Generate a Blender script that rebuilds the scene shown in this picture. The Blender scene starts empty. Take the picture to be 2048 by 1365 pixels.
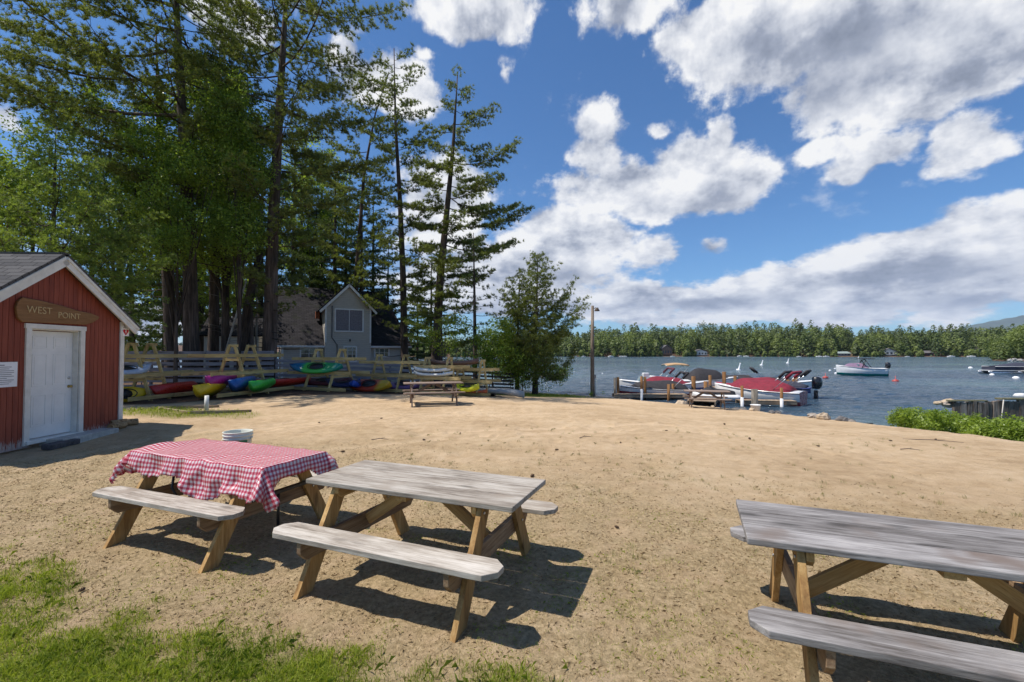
import bpy, math, random
import numpy as np
from mathutils import Vector, Matrix, Euler

C = bpy.context.scene.collection
S = bpy.context.scene
R = math.radians

# ------------------------------------------------------------------ camera
F_PX, CX, CY = 910.2, 1024.0, 682.5
CAM_H, PIT = 1.766, 0.0255
cd = bpy.data.cameras.new('camera'); cam = bpy.data.objects.new('camera', cd); C.objects.link(cam)
cd.sensor_width = 36.0; cd.lens = 36.0 * F_PX / 2048.0
cd.clip_start = 0.05; cd.clip_end = 30000
cam.location = (0, 0, CAM_H); cam.rotation_euler = (math.pi / 2 + PIT, 0, 0)
S.camera = cam
S.render.resolution_x, S.render.resolution_y = 1024, 682

# ------------------------------------------------------------------ light and exposure
SUN_EL, SHADOW = R(61.8), (math.sin(R(86)), math.cos(R(86)))     # shadows fall along +SHADOW
S.view_settings.view_transform = 'Standard'
S.view_settings.look = 'None'
S.view_settings.gamma = 1.0
S.view_settings.use_curve_mapping = False
S.view_settings.exposure = 0.32
sl = bpy.data.lights.new('sun', 'SUN'); sun = bpy.data.objects.new('sun', sl); C.objects.link(sun)
sl.energy = 4.8; sl.angle = R(0.5); sl.color = (1.0, 0.94, 0.86)
sdir = Vector((SHADOW[0] * math.cos(SUN_EL), SHADOW[1] * math.cos(SUN_EL), -math.sin(SUN_EL)))
sun.rotation_euler = sdir.to_track_quat('-Z', 'Y').to_euler()
try:
    S.cycles.use_denoising = True
    S.cycles.denoiser = 'OPENIMAGEDENOISE'
    S.cycles.max_bounces = 6; S.cycles.diffuse_bounces = 3; S.cycles.glossy_bounces = 3
    S.cycles.transmission_bounces = 3; S.cycles.transparent_max_bounces = 6
    S.cycles.caustics_reflective = False; S.cycles.caustics_refractive = False
    S.cycles.volume_bounces = 0
except Exception:
    pass


# ------------------------------------------------------------------ node helpers
class NT:
    def __init__(s, nt): s.t = nt; s.n = nt.nodes; s.l = nt.links
    def add(s, typ, ins=None, **props):
        nd = s.n.new(typ)
        for k, v in props.items(): setattr(nd, k, v)
        for k, v in (ins or {}).items(): s.set(nd, k, v)
        return nd
    def set(s, nd, k, v):
        sock = nd.inputs[k]
        if isinstance(v, bpy.types.NodeSocket): s.l.new(v, sock)
        elif isinstance(v, bpy.types.Node): s.l.new(v.outputs[0], sock)
        else: sock.default_value = v
    def m(s, op, a, b=None, c=None, clamp=False):
        ins = {0: a}
        if b is not None: ins[1] = b
        if c is not None: ins[2] = c
        nd = s.add('ShaderNodeMath', ins, operation=op); nd.use_clamp = clamp
        return nd.outputs[0]
    def mix(s, f, a, b, blend='MIX'):
        nd = s.n.new('ShaderNodeMix'); nd.data_type = 'RGBA'; nd.blend_type = blend
        for i, v in ((0, f), (6, a), (7, b)):
            if isinstance(v, bpy.types.NodeSocket): s.l.new(v, nd.inputs[i])
            else: nd.inputs[i].default_value = (v if i == 0 else (tuple(v) + (1,) if len(v) == 3 else v))
        return nd.outputs[2]
    def noise(s, vec, scale, detail=4, rough=.55, dist=0.0, dim='3D', out=0):
        nd = s.n.new('ShaderNodeTexNoise'); nd.noise_dimensions = dim
        if vec is not None: s.l.new(vec, nd.inputs['Vector'])
        nd.inputs['Scale'].default_value = scale; nd.inputs['Detail'].default_value = detail
        nd.inputs['Roughness'].default_value = rough; nd.inputs['Distortion'].default_value = dist
        return nd.outputs[out]
    def mapv(s, vec, scale=(1, 1, 1), loc=(0, 0, 0), rot=(0, 0, 0), typ='POINT'):
        nd = s.n.new('ShaderNodeMapping'); nd.vector_type = typ
        s.l.new(vec, nd.inputs[0]); nd.inputs['Location'].default_value = loc
        nd.inputs['Rotation'].default_value = rot; nd.inputs['Scale'].default_value = scale
        return nd.outputs[0]
    def ramp(s, f, stops, interp='LINEAR'):
        nd = s.n.new('ShaderNodeValToRGB'); s.l.new(f, nd.inputs[0]); cr = nd.color_ramp; cr.interpolation = interp
        while len(cr.elements) > 1: cr.elements.remove(cr.elements[-1])
        cr.elements[0].position = stops[0][0]; cr.elements[0].color = tuple(stops[0][1]) + (1,)
        for p, c in stops[1:]:
            e = cr.elements.new(p); e.color = tuple(c) + (1,)
        return nd.outputs[0]
    def rng(s, v, a, b, c=0.0, d=1.0, smooth=False):
        nd = s.n.new('ShaderNodeMapRange'); nd.interpolation_type = 'SMOOTHSTEP' if smooth else 'LINEAR'
        s.l.new(v, nd.inputs[0])
        for i, x in enumerate((a, b, c, d)): nd.inputs[i + 1].default_value = x
        return nd.outputs[0]
    def bump(s, h, strength=.3, dist=.01):
        nd = s.n.new('ShaderNodeBump'); s.l.new(h, nd.inputs['Height'])
        nd.inputs['Strength'].default_value = strength; nd.inputs['Distance'].default_value = dist
        return nd.outputs[0]


def newmat(name):
    m = bpy.data.materials.new(name); m.use_nodes = True
    t = NT(m.node_tree); p = t.n['Principled BSDF']
    return m, t, p


def att(t, name='gc'):
    nd = t.n.new('ShaderNodeAttribute'); nd.attribute_name = name; return nd.outputs['Vector']


def objc(t): return t.n.new('ShaderNodeTexCoord').outputs['Object']


def geop(t): return t.n.new('ShaderNodeNewGeometry').outputs['Position']


MATS = {}


def plain(name, col, rough=.5, var=.12, scale=6, metal=0., spec=.5, bump=0.0):
    """a paint, plastic or fabric colour with slight dirt and fading"""
    if name in MATS: return MATS[name]
    m, t, p = newmat(name)
    n = t.noise(objc(t), scale, 5, .6)
    a = tuple(c * (1 - var * 1.6) for c in col); b = tuple(min(1, c * (1 + var)) for c in col)
    t.set(p, 'Base Color', t.ramp(n, [(.3, a), (.7, b)]))
    t.set(p, 'Roughness', t.rng(t.noise(objc(t), scale * 3, 3), .3, .7, max(0, rough - .12), min(1, rough + .12)))
    p.inputs['Metallic'].default_value = metal; p.inputs['Specular IOR Level'].default_value = spec
    if bump: t.set(p, 'Normal', t.bump(t.noise(objc(t), scale * 6, 4), .4, bump))
    MATS[name] = m
    return m


def wood(name, stops, scale=1.0, rough=.8, bump=.002, stain=None, knots=True):
    if name in MATS: return MATS[name]
    m, t, p = newmat(name)
    g = att(t)
    warp = t.noise(t.mapv(g, (1.2 * scale, 5 * scale, 5 * scale)), 1.5, 3, out=1)
    gw = t.n.new('ShaderNodeVectorMath'); gw.operation = 'MULTIPLY_ADD'
    t.l.new(warp, gw.inputs[0]); gw.inputs[1].default_value = (.0, .03, .03); t.l.new(g, gw.inputs[2])
    n1 = t.noise(t.mapv(gw.outputs[0], (3.0 * scale, 48 * scale, 48 * scale)), 1, 7, .7)
    n2 = t.noise(t.mapv(gw.outputs[0], (1.6 * scale, 8 * scale, 8 * scale)), 1, 4, .6)
    n3 = t.noise(t.mapv(gw.outputs[0], (8 * scale, 240 * scale, 240 * scale)), 1, 2, .5)
    f = t.rng(t.m('ADD', t.m('MULTIPLY', n1, .55), t.m('MULTIPLY', n2, .45)), .38, .64, .25, .76)
    col = t.ramp(f, stops)
    crack = t.rng(n3, .60, .72)
    col = t.mix(t.m('MULTIPLY', crack, .55), col, tuple(c * .35 for c in stops[0][1]))
    if knots:
        v = t.n.new('ShaderNodeTexVoronoi'); v.feature = 'F1'
        t.l.new(t.mapv(gw.outputs[0], (2.2 * scale, 7 * scale, 7 * scale)), v.inputs['Vector']); v.inputs['Scale'].default_value = 1.0
        k = t.rng(v.outputs['Distance'], .10, .24, 1, 0)
        col = t.mix(t.m('MULTIPLY', k, .6), col, tuple(c * .3 for c in stops[0][1]))
    piece = t.noise(t.mapv(g, (0, .9, .9)), .35, 1)
    col = t.mix(1.0, col, t.ramp(piece, [(.35, (.78, .77, .76)), (.65, (1.08, 1.08, 1.08))]), 'MULTIPLY')
    if stain:
        ns = t.noise(g, 2.3, 3)
        col = t.mix(t.rng(ns, .55, .72), col, stain)
    t.set(p, 'Base Color', col)
    p.inputs['Roughness'].default_value = rough; p.inputs['Specular IOR Level'].default_value = .3
    t.set(p, 'Normal', t.bump(t.m('ADD', n1, t.m('MULTIPLY', n3, .6)), .7, bump))
    MATS[name] = m
    return m


def banded(name, cols, cuts, L):
    """kayak plastic that changes colour along its length (object x from -L/2 to L/2)"""
    if name in MATS: return MATS[name]
    m, t, p = newmat(name)
    sx = t.n.new('ShaderNodeSeparateXYZ'); t.l.new(objc(t), sx.inputs[0])
    n = t.noise(objc(t), 5, 3)
    x = t.m('ADD', t.m('DIVIDE', sx.outputs[0], L), t.m('ADD', t.m('MULTIPLY', n, .08), .46))
    st = [(0, cols[0])]
    for c, k in zip(cols[1:], cuts): st += [(k - .04, st[-1][1]), (k + .04, c)]
    t.set(p, 'Base Color', t.ramp(x, st)); p.inputs['Roughness'].default_value = .35
    MATS[name] = m
    return m


# ------------------------------------------------------------------ mesh builder
rs = random.Random(7)


class MB:
    def __init__(s): s.v = []; s.f = []; s.g = []; s.mi = []; s.sm = []
    def _add(s, vs, fs, gs=None, mi=0, smooth=False):
        b = len(s.v); s.v += [tuple(x) for x in vs]
        off = (0, rs.uniform(-40, 40), rs.uniform(-40, 40))
        gs = gs or vs
        s.g += [(g[0], g[1] + off[1], g[2] + off[2]) for g in gs]
        s.f += [tuple(b + i for i in f) for f in fs]; s.mi += [mi] * len(fs); s.sm += [smooth] * len(fs)
    def beam(s, p0, p1, w, h, up=(0, 0, 1), mi=0):
        p0 = Vector(p0); p1 = Vector(p1); x = (p1 - p0); L = x.length; x.normalize()
        up = Vector(up); y = up.cross(x)
        if y.length < 1e-4: y = Vector((0, 1, 0)).cross(x)
        y.normalize(); z = x.cross(y).normalized()
        vs = []; gs = []
        for a in (0, L):
            for (j, k) in ((-1, -1), (1, -1), (1, 1), (-1, 1)):
                vs.append(p0 + x * a + y * (j * w / 2) + z * (k * h / 2)); gs.append((a, j * w / 2, k * h / 2))
        s._add(vs, [(3, 2, 1, 0), (4, 5, 6, 7), (0, 1, 5, 4), (1, 2, 6, 5), (2, 3, 7, 6), (3, 0, 4, 7)], gs, mi)
    def box(s, c, sz, rz=0, mi=0):
        c = Vector(c); d = Vector((math.cos(rz), math.sin(rz), 0)) * sz[0] / 2
        s.beam(c - d, c + d, sz[1], sz[2], mi=mi)
    def prism(s, poly, o, ax, ay, th, mi=0, gx=0):
        """polygon (a,b) in the plane o + a*ax + b*ay, extruded by th along ax x ay, centred"""
        o = Vector(o); ax = Vector(ax).normalized(); ay = Vector(ay).normalized(); n = ax.cross(ay).normalized()
        k = len(poly); vs = []; gs = []
        for q in (-.5, .5):
            for a, b in poly:
                vs.append(o + ax * a + ay * b + n * (q * th)); gs.append((b, a, q * th) if gx else (a, b, q * th))
        fs = [tuple(range(k - 1, -1, -1)), tuple(range(k, 2 * k))] + [(i, (i + 1) % k, k + (i + 1) % k, k + i) for i in range(k)]
        s._add(vs, fs, gs, mi)
    def tube(s, pts, rad, n=8, mi=0, cap=True, smooth=True):
        pts = [Vector(p) for p in pts]; vs = []; gs = []; acc = 0
        if not hasattr(rad, '__len__'): rad = [rad] * len(pts)
        for i, p in enumerate(pts):
            d = (pts[min(i + 1, len(pts) - 1)] - pts[max(i - 1, 0)]).normalized()
            if i: acc += (p - pts[i - 1]).length
            a = d.orthogonal().normalized() if abs(d.z) < .9 else Vector((1, 0, 0)).cross(d).normalized()
            if abs(d.z) < .9: a = Vector((0, 0, 1)).cross(d).normalized()
            b = d.cross(a)
            for k in range(n):
                t = 2 * math.pi * k / n
                vs.append(p + (a * math.cos(t) + b * math.sin(t)) * rad[i]); gs.append((acc, rad[i] * math.cos(t), rad[i] * math.sin(t)))
        fs = []
        for i in range(len(pts) - 1):
            for k in range(n):
                fs.append((i * n + k, i * n + (k + 1) % n, (i + 1) * n + (k + 1) % n, (i + 1) * n + k))
        s._add(vs, fs, gs, mi, smooth)
        if cap:
            b = len(s.v) - len(vs)
            s.f += [tuple(b + k for k in range(n - 1, -1, -1)), tuple(b + (len(pts) - 1) * n + k for k in range(n))]
            s.mi += [mi, mi]; s.sm += [False, False]
    def loft(s, rings, mi=0, close=False, smooth=True, capends=True, mifn=None):
        n = len(rings[0]); b = len(s.v)
        vs = [p for r in rings for p in r]
        fs = []; ms = []
        for i in range(len(rings) - 1):
            for k in range(n if close else n - 1):
                fs.append((i * n + k, i * n + (k + 1) % n, (i + 1) * n + (k + 1) % n, (i + 1) * n + k))
                ms.append(mifn(i, k) if mifn else mi)
        s._add(vs, fs, None, mi, smooth); s.mi[-len(fs):] = ms
        if capends:
            s.f += [tuple(b + k for k in range(n - 1, -1, -1)), tuple(b + (len(rings) - 1) * n + k for k in range(n))]
            s.mi += [ms[0], ms[-1]]; s.sm += [False, False]
    def lathe(s, prof, o=(0, 0, 0), n=24, mi=0):
        rings = [[(o[0] + r * math.cos(2 * math.pi * k / n), o[1] + r * math.sin(2 * math.pi * k / n), o[2] + z) for k in range(n)] for r, z in prof]
        s.loft(rings, mi, close=True)
    def mesh(s, name):
        me = bpy.data.meshes.new(name); me.from_pydata(s.v, [], s.f); me.validate(clean_customdata=False)
        me.update()
        if len(me.polygons) == len(s.f):
            me.polygons.foreach_set('material_index', s.mi); me.polygons.foreach_set('use_smooth', s.sm)
        a = me.attributes.new('gc', 'FLOAT_VECTOR', 'POINT'); a.data.foreach_set('vector', np.array(s.g, 'f').ravel())
        return me
    def build(s, name, mats, parent=None, bevel=0, loc=None, recalc=True):
        me = s.mesh(name)
        if recalc:
            import bmesh
            bm = bmesh.new(); bm.from_mesh(me); bmesh.ops.recalc_face_normals(bm, faces=bm.faces); bm.to_mesh(me); bm.free()
        for m in (mats if isinstance(mats, (list, tuple)) else [mats]): me.materials.append(m)
        o = bpy.data.objects.new(name, me); C.objects.link(o)
        if parent: o.parent = parent
        if loc is not None: o.location = loc
        if bevel:
            b = o.modifiers.new('bevel', 'BEVEL'); b.width = bevel; b.segments = 2; b.limit_method = 'ANGLE'
        return o


def tag(o, label=None, cat=None, group=None, kind=None):
    for k, v in (('label', label), ('category', cat), ('group', group), ('kind', kind)):
        if v: o[k] = v
    return o


def thing(name, label, cat, loc=(0, 0, 0), rz=0, group=None):
    o = bpy.data.objects.new(name, None); C.objects.link(o); o.location = loc; o.rotation_euler = (0, 0, rz)
    o.empty_display_size = .2
    return tag(o, label, cat, group)


def copy_tree(o, parent=None):
    c = o.copy(); C.objects.link(c)
    if parent is not None: c.parent = parent
    for ch in [k for k in bpy.data.objects if k.parent == o]: copy_tree(ch, c)
    return c


def text(body, size, mat, parent, loc, rot, extrude=.002, name='lettering', align='CENTER'):
    cu = bpy.data.curves.new(name, 'FONT'); cu.body = body; cu.size = size; cu.extrude = extrude
    cu.align_x = align; cu.align_y = 'CENTER'; cu.materials.append(mat)
    tmp = bpy.data.objects.new(name, cu); C.objects.link(tmp); me = bpy.data.meshes.new_from_object(tmp); bpy.data.objects.remove(tmp)
    o = bpy.data.objects.new(name, me); C.objects.link(o); o.parent = parent; o.location = loc; o.rotation_euler = rot
    return o


def ray(px, py):
    dx, dz = (px - CX) / F_PX, -(py - CY) / F_PX
    c, s = math.cos(PIT), math.sin(PIT)
    return dx / (c - dz * s), (s + dz * c) / (c - dz * s)     # X and Z per metre of Y


def at(px, py, Y):
    a, b = ray(px, py); return Vector((a * Y, Y, CAM_H + b * Y))


def at_z(px, py, z):
    a, b = ray(px, py); Y = (z - CAM_H) / b; return Vector((a * Y, Y, z))


# ------------------------------------------------------------------ noise and ground height
def _hash(ix, iy, seed):
    h = (ix.astype(np.int64) * 374761393 + iy.astype(np.int64) * 668265263 + seed * 974711) & 0x7fffffff
    h = ((h ^ (h >> 13)) * 1274126177) & 0x7fffffff
    return ((h ^ (h >> 16)) & 0xffff) / 65535.0


def vnoise(x, y, seed=0):
    x = np.asarray(x, float); y = np.asarray(y, float)
    ix = np.floor(x); iy = np.floor(y); fx = x - ix; fy = y - iy
    ux = fx * fx * (3 - 2 * fx); uy = fy * fy * (3 - 2 * fy)
    a = _hash(ix, iy, seed); b = _hash(ix + 1, iy, seed); c = _hash(ix, iy + 1, seed); d = _hash(ix + 1, iy + 1, seed)
    return (a * (1 - ux) + b * ux) * (1 - uy) + (c * (1 - ux) + d * ux) * uy


def fbm(x, y, oct=4, seed=0):
    r = 0; a = .5
    for i in range(oct):
        r = r + a * vnoise(np.asarray(x) * 2 ** i, np.asarray(y) * 2 ** i, seed + i * 17); a *= .5
    return r / (1 - .5 ** oct)


WATER = -1.3


def far_y(x): return 338 + 14 * np.sin(x / 70) + 10 * np.sin(x / 23 + 1)


def seg_dist(x, y, ax, ay, bx, by):
    dx, dy = bx - ax, by - ay
    tt = np.clip(((x - ax) * dx + (y - ay) * dy) / (dx * dx + dy * dy), 0, 1)
    return np.hypot(x - ax - tt * dx, y - ay - tt * dy)


def tz(x, y, micro=False):
    x = np.asarray(x, float); y = np.asarray(y, float)
    s = .6 * x + .8 * y; t = .8 * x - .6 * y
    q = s - 11.3
    z = -.07 * np.where(q > 1, q - .5, np.where(q < 0, 0, q * q * .5)); z = np.maximum(z, -1.1)
    sc = np.interp(t, [-120, -75, -45, -30, -22, -16.5, -13.1, -8.7, -3.5, -.1, 2.9, 6, 12, 20], [14, 21, 28, 31, 29.5, 27, 26.9, 24.2, 21.6, 18.6, 15.2, 12.5, 9, 6])
    e = s - sc
    z = z - np.clip(e, 0, 5) * .33 - np.clip(e - 5, 0, 30) * .04
    z = z + .2 * np.exp(-((x + 10.2) ** 2 + (y - 12) ** 2) / 4)
    z = np.maximum(z, -3.2)
    # far shore and the headland
    g = y - far_y(x)
    z = np.where(g > -12, np.maximum(z, -1.9 + np.clip(g + 12, 0, 60) * .075 + np.clip(g - 50, 0, 400) * .03), z)
    hd = np.minimum((x - 1.035 * y - 3.5 + 2.5 * np.sin(y / 9)), (y - 158)) - np.maximum(0, (y - 215)) * 1.5
    z = np.where(hd > -6, np.maximum(z, -2.1 + np.clip(hd + 6, 0, 40) * .12), z)
    z = z + (fbm(x * .35, y * .35, 3, 5) - .5) * .10 * np.clip(1 - np.clip(y - 24, 0, 30) / 30, 0, 1) * (np.abs(x) < 60)
    if micro:
        near = np.clip((26 - y) / 16, 0, 1) * (np.abs(x) < 30)
        z = z - .034 * track_mask(x, y) + near * ((fbm(x * 5, y * 5, 4, 9) - .5) * .035 + (fbm(x * 1.6, y * 1.6, 2, 31) - .5) * .03 - .016 * np.clip((vnoise(x * 3.4 + 7, y * 2.6, 47) - .66) * 6, 0, 1))
    return z


def track_mask(x, y):
    """old tyre ruts curving across the sand from the shed side"""
    d = 9.0 + 0 * x
    for pts in TRACKS:
        for (a, b), (c, e) in zip(pts[:-1], pts[1:]): d = np.minimum(d, seg_dist(x, y, a, b, c, e))
    return np.clip(1.5 - d / .13, 0, 1) * (y < 22) * (fbm(x * 3, y * 3, 2, 12) > .38)


TRACKS = []
for tp_ in ([(-150, 1030), (0, 985), (250, 905), (520, 862), (900, 832), (1250, 824)], [(-150, 975), (0, 945), (300, 878), (600, 842), (1000, 818)],
            [(-150, 1005), (0, 962), (270, 892), (560, 852), (950, 825)], [(600, 890), (900, 862), (1300, 848), (1700, 862)], [(620, 900), (920, 872), (1300, 858), (1700, 874)]):
    TRACKS.append([tuple(at_z(a, b, 0))[:2] for a, b in tp_])


def gz(x, y): return float(tz(x, y, True))


def line_mask(x, y, pts, soft):
    return None


# ------------------------------------------------------------------ world: sky with clouds
def build_world():
    w = bpy.data.worlds.new('World'); S.world = w; w.use_nodes = True
    t = NT(w.node_tree); bg = t.n['Background']
    sky = t.n.new('ShaderNodeTexSky'); sky.sky_type = 'NISHITA'; sky.sun_disc = False
    sky.sun_elevation = SUN_EL; sky.sun_rotation = math.atan2(-SHADOW[0], -SHADOW[1])
    sky.altitude = 150; sky.air_density = 1.0; sky.dust_density = .25; sky.ozone_density = 3.0
    tc = t.n.new('ShaderNodeTexCoord')
    sp = t.n.new('ShaderNodeSeparateXYZ'); t.l.new(tc.outputs['Generated'], sp.inputs[0])
    az = t.m('ARCTAN2', sp.outputs[0], sp.outputs[1]); el = t.m('ARCSINE', sp.outputs[2])
    cb = t.n.new('ShaderNodeCombineXYZ'); t.l.new(az, cb.inputs[0]); t.l.new(el, cb.inputs[1])
    P0 = cb.outputs[0]
    # noise space: squeezed towards the horizon like a far cloud layer seen edge-on
    elc = t.m('MAXIMUM', el, 0.0)
    cb2 = t.n.new('ShaderNodeCombineXYZ'); t.l.new(az, cb2.inputs[0])
    t.l.new(t.m('MULTIPLY', t.m('POWER', t.m('ADD', elc, .015), .55), 1.5), cb2.inputs[1])
    Q = cb2.outputs[0]
    wn = t.noise(Q, 7, 4, .6, out=1)
    wv = t.n.new('ShaderNodeVectorMath'); wv.operation = 'MULTIPLY_ADD'; t.l.new(wn, wv.inputs[0])
    wv.inputs[1].default_value = (.09, .06, 0); t.l.new(P0, wv.inputs[2])
    sh = t.n.new('ShaderNodeVectorMath'); sh.operation = 'SUBTRACT'; t.l.new(wv.outputs[0], sh.inputs[0]); sh.inputs[1].default_value = (.045, .03, 0)
    PW = sh.outputs[0]

    def azel(px, py):
        a, b = ray(px, py); v = Vector((a, 1, b)).normalized(); return math.atan2(v.x, v.y), math.asin(v.z)

    def blobs(lst, coord):
        acc = None
        for (px, py, rx, ry, wt) in lst:
            a, e = azel(px, py); a1, _ = azel(px + 1, py); _, e1 = azel(px, py - 1)
            sx = rx * (a1 - a) * 1.25; sy = ry * (e1 - e) * 1.25
            mp = t.mapv(coord, (sx, sy, 1), (a, e, 0), typ='TEXTURE')
            g = t.n.new('ShaderNodeTexGradient'); g.gradient_type = 'SPHERICAL'; t.l.new(mp, g.inputs[0])
            v = t.m('MULTIPLY', g.outputs[1], wt)
            acc = v if acc is None else t.m('SMOOTH_MAX', acc, v, .12)
        return acc
    CL = [(1760, 40, 480, 120, 1.5), (1480, 60, 240, 100, 1.3), (1660, 190, 130, 90, 1.2), (1260, 15, 130, 75, 1.0), (1400, 95, 110, 70, 1.0),
          (1800, 170, 240, 110, 1.3), (1990, 120, 160, 90, 1.3), (1650, 305, 75, 32, .8), (1760, 300, 110, 48, 1.0), (1710, 345, 60, 24, .7), (1940, 285, 110, 78, 1.1),
          (1270, 375, 200, 62, 1.3), (1430, 370, 120, 78, 1.3), (1370, 325, 100, 60, 1.1), (1442, 280, 32, 55, .9), (1205, 255, 58, 80, .7), (1195, 325, 80, 55, .9),
          (1505, 350, 55, 50, .7), (1310, 420, 110, 30, .9), (1315, 262, 28, 22, .55), (1018, 148, 26, 40, .5), (1438, 490, 62, 30, .8), (1300, 500, 80, 42, .8),
          (940, 28, 150, 66, 1.2), (850, 105, 36, 22, .6), (1560, 235, 30, 18, .5), (455, 30, 110, 75, 1.2), (780, 170, 120, 80, 1.1), (700, 110, 60, 60, .8), (20, 235, 60, 40, .8),
          (2010, 470, 230, 85, 1.4), (1790, 530, 260, 75, 1.4), (1560, 575, 270, 55, 1.2), (1120, 490, 160, 85, 1.3), (1010, 560, 240, 80, 1.3), (1250, 600, 260, 42, 1.1),
          (1600, 625, 600, 34, 1.0), (1860, 590, 330, 52, 1.15), (1480, 598, 330, 45, 1.0), (880, 420, 120, 130, 1.0), (300, 640, 200, 60, .9), (1500, 575, 80, 30, .8)]
    DK = [(1720, 110, 190, 90, 1.0), (1640, 210, 120, 70, .9), (1900, 60, 200, 80, .6), (1430, 400, 130, 36, .6), (1290, 392, 90, 26, .45), (1230, 360, 40, 20, .3), (1150, 550, 170, 35, .8),
          (1260, 615, 220, 18, .7), (1500, 600, 260, 18, .7), (1930, 545, 200, 40, .9), (1700, 560, 180, 26, .6), (1900, 610, 280, 22, .8), (1010, 620, 160, 40, .7), (1560, 70, 150, 60, .55)]
    B = blobs(CL, PW)
    # a little cloud cover also for the rest of the sky dome (behind and above the camera)
    behind = t.m('MULTIPLY', t.rng(t.m('ABSOLUTE', az), 1.0, 1.5), t.rng(t.noise(Q, 1.6, 2), .56, .72))
    B = t.m('MAXIMUM', B, behind)
    n1 = t.noise(Q, 5.5, 9, .6)
    Qs = t.mapv(Q, (1, 1, 1), (-.035, .05, 0)); n1s = t.noise(Qs, 5.5, 5, .6)
    n2 = t.noise(Q, 15, 8, .65)
    D = t.m('ADD', t.m('MULTIPLY', B, 1.5), t.m('ADD', t.m('MULTIPLY', t.m('SUBTRACT', n1, .5), 2.3), t.m('MULTIPLY', t.m('SUBTRACT', n2, .5), 1.3)))
    cover = t.m('MULTIPLY', t.rng(D, .34, .80, smooth=True), t.rng(B, .0, .22))
    dk = blobs(DK, PW)
    relief = t.m('MULTIPLY', t.m('SUBTRACT', n1, n1s), t.m('SUBTRACT', 3.2, t.m('MULTIPLY', dk, 2.4)))
    thick = t.rng(D, .8, 2.4)
    br = t.m('ADD', .84, relief)
    br = t.m('SUBTRACT', br, t.m('MULTIPLY', dk, .58))
    br = t.m('SUBTRACT', br, t.m('MULTIPLY', thick, .18))
    ccol = t.ramp(br, [(.0, (.20, .235, .31)), (.35, (.36, .40, .50)), (.65, (.66, .69, .76)), (.92, (.90, .91, .94)), (1.0, (.97, .97, .97))])
    # scale: cloud colours are radiances at background strength 1
    STR = .10
    k = t.n.new('ShaderNodeVectorMath'); k.operation = 'SCALE'; t.l.new(ccol, k.inputs[0]); k.inputs['Scale'].default_value = .80 / STR
    skyc = t.mix(1.0, sky.outputs[0], SKYTINT + (1,), 'MULTIPLY')
    out = t.mix(cover, skyc, k.outputs[0])
    t.l.new(out, bg.inputs[0]); bg.inputs[1].default_value = STR
    try:
        w.cycles.sampling_method = 'MANUAL'; w.cycles.sample_map_resolution = 512
    except Exception: pass


SKYTINT = (.50, .80, 1.06)
build_world()


# ------------------------------------------------------------------ ground sheet
def axis(segs):
    out = [segs[0][0]]
    for a, b, st in segs:
        n = max(1, int(round((b - a) / st))); out += list(np.linspace(a, b, n + 1)[1:])
    return np.array(out)


def grid_mesh(name, xs, ys, zf):
    X, Y = np.meshgrid(xs, ys); Z = zf(X, Y)
    co = np.stack([X, Y, Z], -1).reshape(-1, 3).astype('f')
    nx, ny = len(xs), len(ys)
    i = np.arange((nx - 1) * (ny - 1)); r = i // (nx - 1); c = i % (nx - 1); a = r * nx + c
    q = np.stack([a, a + 1, a + nx + 1, a + nx], -1)
    return raw_mesh(name, co, q)


def raw_mesh(name, co, faces, smooth=True):
    me = bpy.data.meshes.new(name); k = faces.shape[1]
    me.vertices.add(len(co)); me.vertices.foreach_set('co', np.ascontiguousarray(co, 'f').ravel())
    me.loops.add(faces.size); me.loops.foreach_set('vertex_index', np.ascontiguousarray(faces, 'i').ravel())
    me.polygons.add(len(faces)); me.polygons.foreach_set('loop_start', np.arange(0, faces.size, k, dtype='i'))
    me.polygons.foreach_set('loop_total', np.full(len(faces), k, 'i'))
    me.update(calc_edges=True)
    me.polygons.foreach_set('use_smooth', np.full(len(faces), smooth))
    return me


def lawn_mask(x, y):
    """1 inside the green lawn corner, 0 on bare sand"""
    # boundary line through (-3.9,3.35) and (-0.6,2.25)
    d = (y - (3.50 - (x + 3.9) * .34))
    n = (fbm(x * 1.6, y * 1.6, 4, 3) - .5) * 1.3 + (fbm(x * 6, y * 6, 2, 13) - .5) * .5
    return np.clip(.5 - (d + n) * 1.5, 0, 1)


def dry_mask(x, y):
    """thin, mostly dead grass of the foreground, fading into open sand"""
    d = y - (6.3 - np.clip(x - 1.5, -6, 9) * .40)
    n = (fbm(x * .9, y * .9, 4, 23) - .5) * 5
    return np.clip(.55 - (d + n) * .25, 0, 1)


def patch_mask(x, y):
    """sparse green between lawn and tables"""
    return np.clip((fbm(x * 2.2, y * 2.2, 4, 41) - .47) * 6, 0, 1) * np.clip(1.2 - (y - 2.6) / 3.0 - np.clip(x, 0, 9) * .11, 0, 1)


def edge_grass(x, y):
    """grass by the shed corner, at the waterside by the pines and the bank"""
    a = np.clip(1.3 - np.hypot((x + 9.2) / 2.4, (y - 12.6) / 1.1), 0, 1)
    b = np.clip(1.4 - np.hypot((x - 1.2) / 3.2, (y - 27.0) / 2.6), 0, 1)
    b2 = np.clip(1.2 - np.hypot((x + 24) / 14, (y - 34) / 11), 0, 1)
    c = np.clip((.6 * x + .8 * y - np.interp(.8 * x - .6 * y, [-3.5, -.1, 2.9, 6, 12, 20], [22.6, 19.3, 15.5, 12.7, 9.2, 6.2])) * 1.2, 0, 1) * (y < 60) * (.8 * x - .6 * y > -3)
    n = (fbm(x * 1.3, y * 1.3, 3, 77) - .5) * 1.2
    return np.clip((np.maximum(np.maximum(a, b), np.maximum(b2, c)) * 2 + n - .5), 0, 1)


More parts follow.
